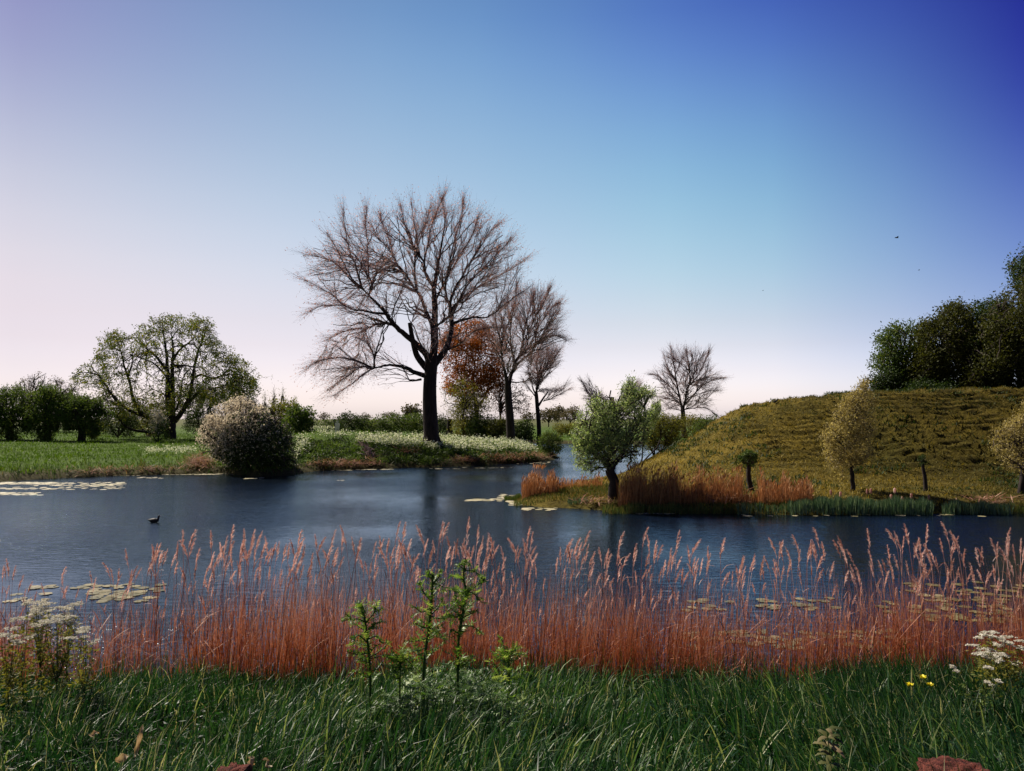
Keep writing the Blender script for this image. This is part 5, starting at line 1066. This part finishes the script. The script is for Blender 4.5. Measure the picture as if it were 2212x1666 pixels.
# ---------------------------------------------------------------- white umbels and small flowers
def umbel_plant(label, Y, heads, basepx, sz=.055, group=None):
    b = at(basepx, 1400, Y); b[2] = ground_z(b[0:1], b[1:2])[0]-.02
    root = empty('white_umbel_plant', b, label, 'flowering plant', group)
    ms, ml = MB(), MB(); H_ = np.array([at(px, py, Y+RNG.normal()*.15) for px, py in heads])
    fk = b+(H_.mean(0)-b)*.45
    ms.tubes(spline(np.array([b, (b+fk)/2+[.02, 0, 0], fk]), 8)[None], np.linspace(.007, .005, 8)[None], 5)
    for h in H_:
        Cn = (fk+h)/2+[(h[0]-fk[0])*.2, 0, -.02]; t = np.linspace(0, 1, 6)[:, None]; Q = (1-t)**2*fk+2*t*(1-t)*Cn+t*t*h; ms.tubes(Q[None], np.linspace(.0035, .002, 6)[None], 4)
        m = 26; i = RNG.integers(1, 5, m); ml.leaves(Q[i]+RNG.normal(size=(m, 3))*.03, RNG.normal(size=(m, 3))*[1, 1, .4], .045, .018, 0, .4+.5*RNG.random(m))
    m = 110; P = b+(fk-b)*RNG.random(m)[:, None]*1.2+RNG.normal(size=(m, 3))*[.09, .09, .03]; ml.leaves(P, RNG.normal(size=(m, 3))*[1, 1, .4], .06, .022, 0, RNG.random(m)*.8)
    ms.build('stem', STEM, root, offset=b); ml.build('leaves', L_YEL if Y > 7 else L_MID, root, offset=b, smooth=False)
    for h in H_:
        mb = MB(); s_ = sz*RNG.uniform(.65, 1.15); tilt = np.array([RNG.normal()*.15, RNG.normal()*.15])
        k = 11; a = RNG.random(k)*6.28; rr = np.sqrt(RNG.random(k))*s_; cx, cy = rr*np.cos(a), rr*np.sin(a); cz = .25*s_*(1-(rr/s_)**2)+tilt[0]*cx+tilt[1]*cy
        for x, y, z in zip(cx, cy, cz):
            m = 16; q = RNG.normal(size=(m, 3))*[s_*.16, s_*.16, s_*.04]+[x, y, z]; mb.leaves(q, RNG.normal(size=(m, 3))*[1, 1, .25], .013, .012, 0)
        o = mb.build('flower_head', UMBEL, root, smooth=False); o.location = h-b
zl = lambda L: [(.1302*x, 1238.4+.1302*y) for x, y in L]; zr_ = lambda L: [(1670.4+.2448*x, 1324.8+.2448*y) for x, y in L]
umbel_plant('low white umbel plant at the left frame edge', 7.3, zl([(30, 1020), (75, 1040), (160, 930), (240, 920), (220, 1060), (225, 1135), (330, 1160), (270, 1165)]), 15, .05)
umbel_plant('upright plant with small white umbels left of the biggest white clump', 7.7, zl([(270, 770), (370, 755), (440, 510), (480, 500), (410, 770)]), 48, .045)
umbel_plant('biggest clump of white umbels on the left bank', 7.9, zl([(560, 560), (640, 545), (600, 600), (680, 480), (570, 660), (650, 640), (640, 695), (540, 700), (740, 530), (800, 510), (810, 585), (810, 630), (600, 625), (750, 440)]), 90, .055)
umbel_plant('white umbel plant with reddish stems just right of the biggest white clump', 7.8, zl([(1000, 575), (1070, 590), (1200, 530), (1310, 505), (1160, 595), (1230, 525), (1130, 600)]), 140, .05)
umbel_plant('low sprawling white umbel plant in front of the left reeds', 7.5, zl([(840, 735), (950, 730), (1080, 700), (1130, 760), (1200, 800), (930, 800), (1030, 815), (770, 830), (1260, 870), (990, 700), (1180, 720), (740, 800), (570, 865), (490, 1060), (1010, 1095)]), 125, .05)
umbel_plant('small white umbel plant furthest right of the left group', 7.1, zl([(1380, 960), (1420, 920), (1350, 990), (1400, 1070), (1550, 1130), (1530, 1175), (1180, 1085)]), 185, .045)
umbel_plant('tall white umbel plant on the right bank, leftmost of its group', 7.7, zr_([(1870, 180), (1940, 170), (1820, 220), (1880, 205), (1930, 205), (1740, 285), (1790, 290), (1900, 180)]), 2125, .05)
umbel_plant('dense lower clump of white umbels on the right bank', 7.5, zr_([(1860, 330), (1920, 335), (1870, 360), (1930, 375), (2000, 365), (1890, 400), (2000, 400), (2010, 425), (1800, 360), (1840, 365), (1960, 390), (2030, 370)]), 2135, .055)
umbel_plant('white umbel plant close to the right frame edge', 7.8, zr_([(2030, 215), (2020, 240), (2110, 215), (2040, 270), (1985, 285), (2080, 260), (1950, 275), (2160, 300), (2190, 320), (2190, 250), (2150, 440)]), 2175, .05)
umbel_plant('few low white umbels in the grass below the right group', 6.8, zr_([(1620, 510), (1890, 610), (1930, 635), (1990, 600), (1580, 475), (1900, 480)]), 2110, .03)
for i, (zx, zy) in enumerate([(1320, 572), (1205, 640), (1385, 640)]):
    (px, py), = zr_([(zx, zy)]); Y = 6.4; p = at(px, py, Y); b = p.copy(); b[2] = ground_z(b[0:1], b[1:2])[0]
    root = empty('yellow_flower', b, ['highest of three yellow flowers in the right grass', 'leftmost of three yellow flowers in the right grass', 'rightmost of three yellow flowers in the right grass'][i], 'flower', 'yellow flowers in the right grass')
    h = p[2]-b[2]; a = MB(); a.tubes(np.array([[[0, 0, 0], [.02, 0, h*.6], [0, 0, h]]]), np.full((1, 3), .0025), 4); a.build('stem', STEM, root)
    f = MB(); an = np.arange(14)*2.4; d = np.stack([np.cos(an), np.sin(an), .5+.3*(np.arange(14) % 2)], -1); f.leaves(np.tile([0, 0, h], (14, 1)), d, .036, .026, 0); f.build('flower_head', YELF, root, smooth=False)

# ---------------------------------------------------------------- small things
def outline(name, pts, th, mat, parent, loc, rot=0):
    import bmesh
    bm = bmesh.new(); v = [bm.verts.new((x, 0, z)) for x, z in pts]; f = bm.faces.new(v)
    r = bmesh.ops.extrude_face_region(bm, geom=[f]); bmesh.ops.translate(bm, verts=[e for e in r['geom'] if isinstance(e, bmesh.types.BMVert)], vec=(0, th, 0))
    bmesh.ops.recalc_face_normals(bm, faces=bm.faces); me = bpy.data.meshes.new(name); bm.to_mesh(me); bm.free(); me.materials.append(mat)
    o = new_obj(name, me, parent); o.location = loc; o.rotation_euler = (0, 0, rot); return o
g = gpt(728, 937, 50, 110); sc_ = 29/1702*g[1]
body = [(-.16, 0), (-.04, 0), (-.02, .38), (.0, .42), (.03, .38), (.05, 0), (.17, 0), (.16, .40), (.19, .52), (.16, .56), (.20, .62), (.20, .78), (.13, .83), (.06, .85), (.09, .90), (.085, .96), (.12, .965), (.05, 1.0), (-.04, 1.0), (-.10, .965), (-.07, .95), (-.06, .88), (-.05, .85), (-.14, .82), (-.19, .74), (-.17, .60), (-.14, .56), (-.18, .50), (-.16, .38)]
root = empty('soldier_cutout', g-[0, 0, .04], 'pale flat soldier silhouette holding an upright rifle on the flowering mound', 'cutout figure')
outline('figure', [(x*sc_, z*sc_) for x, z in body], .03, plain('weathered grey board', (.80, .77, .74), .7), root, (0, 0, 0))
outline('rifle', [(-.20*sc_, .55*sc_), (-.14*sc_, .57*sc_), (-.20*sc_, 1.0*sc_), (-.255*sc_, 1.34*sc_), (-.28*sc_, 1.33*sc_), (-.245*sc_, .98*sc_)], .02, plain('dark rifle board', (.10, .09, .09), .8), root, (0, -.022, 0))

# dead standing post of a felled trunk
b = at(973, 934, 88); b[2] = ground_z(b[0:1], b[1:2])[0]-.05; root = empty('tree_stump', b, 'dark sawn off dead trunk standing right of the thick tree', 'tree stump')
mb = MB(); k = np.linspace(0, 1, 9); mb.tubes(np.stack([-.12*k+.03*np.sin(9*k), 0*k, 2.15*k], -1)[None], (.36-.06*k+.02*RNG.normal(size=9))[None], 9, cap=True); mb.build('trunk', BARK, root)
mb = MB(); P = [[-.12, 0, 2.1], [-.35, 0, 2.5], [-.5, 0, 3.1]]; mb.tubes(spline(P, 6)[None], np.linspace(.05, .01, 6)[None], 4)
for q in range(26):
    s0 = np.array([-.12, 0, 1.9])+RNG.normal(size=3)*.1; e = s0+RNG.normal(size=3)*[.8, .8, .4]+[-.3, 0, .7]; mb.tubes(spline([s0, (s0+e)/2+RNG.normal(size=3)*.1, e], 5)[None], np.linspace(.014, .005, 5)[None], 3)
mb.build('side_shoots', GTWIG, root)
for i, (px, py) in enumerate([(209, 945), (255, 947)]):
    g = gpt(px, py, 50, 110); mb = MB(); k = np.linspace(0, 1, 5); mb.tubes(np.stack([.02*k, 0*k, -.1+1.1*k], -1)[None], np.full((1, 5), .07), 8, cap=True)
    o = mb.build('fence_post', BARK); o.location = g; tag(o, ['weathered fence post nearer the pollard willows', 'weathered fence post nearer the spreading tree'][i], 'fence post', 'fence posts at the back of the meadow')
# driftwood
g = gpt(800, 992, 44, 70); root = empty('driftwood', g, 'bleached tangle of dead branches sliding down the far bank', 'dead branches')
mb = MB()
for q in range(60):
    t = RNG.random(); s0 = np.array([-.5+.7*t, .6-.9*t, .95-1.15*t])+RNG.normal(size=3)*[.10, .1, .05]; d = nrm(np.array([.45, -.2, -.6])+RNG.normal(size=3)*.45); L = RNG.uniform(.3, .9)
    e = s0+d*L*RNG.choice([1, -1]); mb.tubes(spline([s0, (s0+e)/2+RNG.normal(size=3)*.05, e], 5)[None], np.linspace(RNG.uniform(.015, .04), .008, 5)[None], 5)
mb.build('branches', leafmat('bleached wood', [(0, (.25, .14, .12)), (1, (.62, .46, .42))], 0, .8), root)
mb = MB(); 
for q in range(7):
    e = np.array([RNG.uniform(.7, 1.5), RNG.normal()*.2, RNG.uniform(.0, .5)]); mb.tubes(spline([[.1, 0, .1], e*.5+[0, 0, .12], e], 6)[None], np.linspace(.015, .006, 6)[None], 4)
mb.build('twigs', GTWIG, root)

# coot on the water
def lofted(mb, P, R, sides=10, mat=0, squash=(1, 1)):
    mb.tubes(np.asarray(spline(P, 22))[None], np.interp(np.linspace(0, 1, 22), np.linspace(0, 1, len(R)), R)[None], sides, mat, squash=squash)
COOT = plain('sooty black feathers', (.012, .012, .015), .6); WHT = plain('white bill', (.7, .68, .62), .4)
p = onz(333, 1129); root = empty('coot', (p[0], p[1], .0), 'small black coot swimming on the open water at the left', 'bird', rz=0)
mb = MB(); lofted(mb, [(-.20, 0, .10), (-.15, 0, .075), (-.06, 0, .06), (.04, 0, .06), (.10, 0, .085), (.125, 0, .13), (.135, 0, .18), (.155, 0, .205), (.185, 0, .20)], [.006, .03, .075, .08, .055, .032, .028, .030, .006], 12); mb.build('body', COOT, root)
mb = MB(); lofted(mb, [(.175, 0, .21), (.20, 0, .20), (.222, 0, .19)], [.014, .012, .002], 8); mb.build('bill', WHT, root)
# birds in the air and on the hill
def flyer(label, px, py, Y, s_, wingup):
    p = at(px, py, Y); root = empty('flying_bird', p, label, 'bird', 'birds in the sky'); mb = MB()
    lofted(mb, [(-.5*s_, 0, 0), (-.2*s_, 0, .02*s_), (.2*s_, 0, .03*s_), (.42*s_, 0, .02*s_), (.5*s_, 0, 0)], [.03*s_, .10*s_, .11*s_, .06*s_, .01*s_], 8); mb.build('body', COOT, root)
    for q in (1, -1):
        mb = MB(); Q = spline([(.1*s_, 0, .05*s_), (.12*s_, q*.45*s_, (.05+wingup)*s_), (-.1*s_, q*.95*s_, (.02+wingup*.6)*s_)], 8); mb.tubes(Q[None], (np.array([.17, .18, .17, .15, .12, .09, .06, .02])*s_)[None], 8, squash=(.12, 1) if False else (1, .14)); mb.build('wing', COOT, root)
flyer('biggest dark bird flying in the blue sky at the right', 1937, 514, 60, .32, .25)
flyer('second dark bird, just below the biggest one in the sky', 1985, 584, 75, .18, .3)
flyer('tiny dark bird speck left of the two others in the sky', 1648, 628, 110, .20, .3)
g = gpt(1675, 873, 30, 60); root = empty('jackdaw', g, 'small dark and pale bird standing near the hill crest', 'bird'); mb = MB()
lofted(mb, [(-.15, 0, .10), (-.08, 0, .11), (.02, 0, .14), (.08, 0, .19), (.11, 0, .23), (.15, 0, .22)], [.01, .04, .06, .04, .032, .005], 8); mb.build('body', COOT, root)
for q in (1, -1):
    mb = MB(); mb.tubes(np.array([[[.01, q*.02, .1], [.01, q*.02, -.02]]]), np.full((1, 2), .006), 4); mb.build('leg', COOT, root)

# broken red masonry at the bottom right and lower left
def rubble(label, px0, px1, py, Y, z_b, seed):
    import bmesh
    c = at((px0+px1)/2, py, Y); w = (px1-px0)/1702*Y; gz = ground_z(c[0:1], c[1:2])[0]; h = c[2]-gz+.03
    bm = bmesh.new(); bmesh.ops.create_cube(bm, size=1); bmesh.ops.subdivide_edges(bm, edges=bm.edges[:], cuts=22, use_grid_fill=True)
    P = np.array([v.co for v in bm.verts]); S = np.array([w, .30, h]); q = P*S; e = np.abs(P).max(1)
    N = nrm(P); n1 = fbm(q[:, 0]*22+seed, (q[:, 1]+q[:, 2]*1.7)*22, seed, 4)-.5; rnd_ = np.linalg.norm(P, axis=1)/.866
    q = q*(1-.16*(rnd_-.577)**1.0)[:, None]+N*(n1*.085)[:, None]
    for v, p_ in zip(bm.verts, q): v.co = p_+[0, 0, h/2-.03]
    me = bpy.data.meshes.new('masonry_block'); bm.to_mesh(me); bm.free(); m_ = barkmat('crumbling red brick', (.03, .012, .010), (.24, .065, .045), 34, 1.0); me.materials.append(m_)
    for f in me.polygons: f.use_smooth = True
    o = new_obj('masonry_block', me); o.location = (c[0], Y, gz); tag(o, label, 'masonry')
rubble('rough red brick lump rising into the bottom right of the picture', 2010, 2140, 1662, 4.15, 0, 3)
rubble('low dark red brick fragment between dead leaves at the bottom left', 455, 520, 1672, 4.05, 0, 8)
# curled dead leaves at the bottom left
DEADL = leafmat('curled dead leaf', [(0, (.30, .20, .10)), (1, (.60, .50, .34))], .3, .6, .3, tint=(1.1, .9, .6))
LBS = ['pale curled dead leaf furthest left at the bottom', 'pale cupped dead leaf left of the red fragment', 'pale curled dead leaf right of the red fragment', 'upright pale dead leaf right of the red fragment', 'tall narrow brown dead leaf standing at the bottom left']
for i, (px, py, L, W, upr) in enumerate([(203, 1586, .05, .02, .2), (262, 1640, .08, .032, .1), (540, 1646, .07, .035, .3), (575, 1650, .06, .03, 1.2), (300, 1600, .16, .02, 3)]):
    c = at(px, py, 4.25); n = 9; t = np.linspace(-1, 1, n); mb = MB(); u = np.linspace(-1, 1, 6)
    V = [(a*L/2, W*math.sqrt(max(0, 1-a*a))*b_*.6*(1+.25*math.sin(a*9)), W*.3*(b_*b_)+.012*math.sin(a*4+b_)) for a in t for b_ in u]; F = [[r_*6+q, r_*6+q+1, (r_+1)*6+q+1, (r_+1)*6+q] for r_ in range(n-1) for q in range(5)]
    mb.raw(V, F, 0, 0, RNG.random(len(V))); o = mb.build('dead_leaf', DEADL); o.location = c; o.rotation_euler = (.8, -math.atan(upr), RNG.uniform(0, 3) if i < 4 else 1.2); tag(o, LBS[i], 'dead leaf', 'dead leaves at the bottom left')
# withered nettle at the bottom right
c = at(1790, 1640, 4.7); b = c.copy(); b[2] = ground_z(b[0:1], b[1:2])[0]; root = empty('nettle', b, 'withering nettle with drooping leaves in the dark grass at the bottom right', 'plant')
h = at(1789, 1575, 4.7)[2]-b[2]; ms, ml = MB(), MB(); Q = spline([(0, 0, 0), (.02, 0, h*.5), (-.01, 0, h)], 12); ms.tubes(Q[None], np.linspace(.006, .003, 12)[None], 5)
NL = ([(0, 0, 0), (.35, .2, .05), (.35, 0, .12), (.35, -.2, .05), (.75, .13, -.10), (.75, 0, -.02), (.75, -.13, -.10), (1, 0, -.35)], [[0, 1, 2, 2], [0, 2, 3, 3], [1, 4, 5, 2], [2, 5, 6, 3], [4, 7, 5, 5], [5, 7, 6, 6]])
NLF = [[0, 1, 2, 3], [1, 4, 5, 2], [2, 5, 6, 3], [4, 7, 6, 5]]
m = 26; j = RNG.integers(5, 12, m); an = RNG.random(m)*6.28; X_ = np.stack([np.cos(an), np.sin(an), .1+.2*RNG.random(m)], -1); Y_ = np.stack([-np.sin(an), np.cos(an), 0*an], -1); Z_ = np.cross(X_, Y_)
ml.inst(NL[0], NLF, Q[j], X_, Y_, Z_, .07+.05*RNG.random(m)); ms.build('stem', STEM, root); ml.build('leaves', leafmat('withered nettle leaf', [(0, (.05, .07, .02)), (.6, (.12, .12, .04)), (1, (.32, .24, .14))], .3, .6), root)
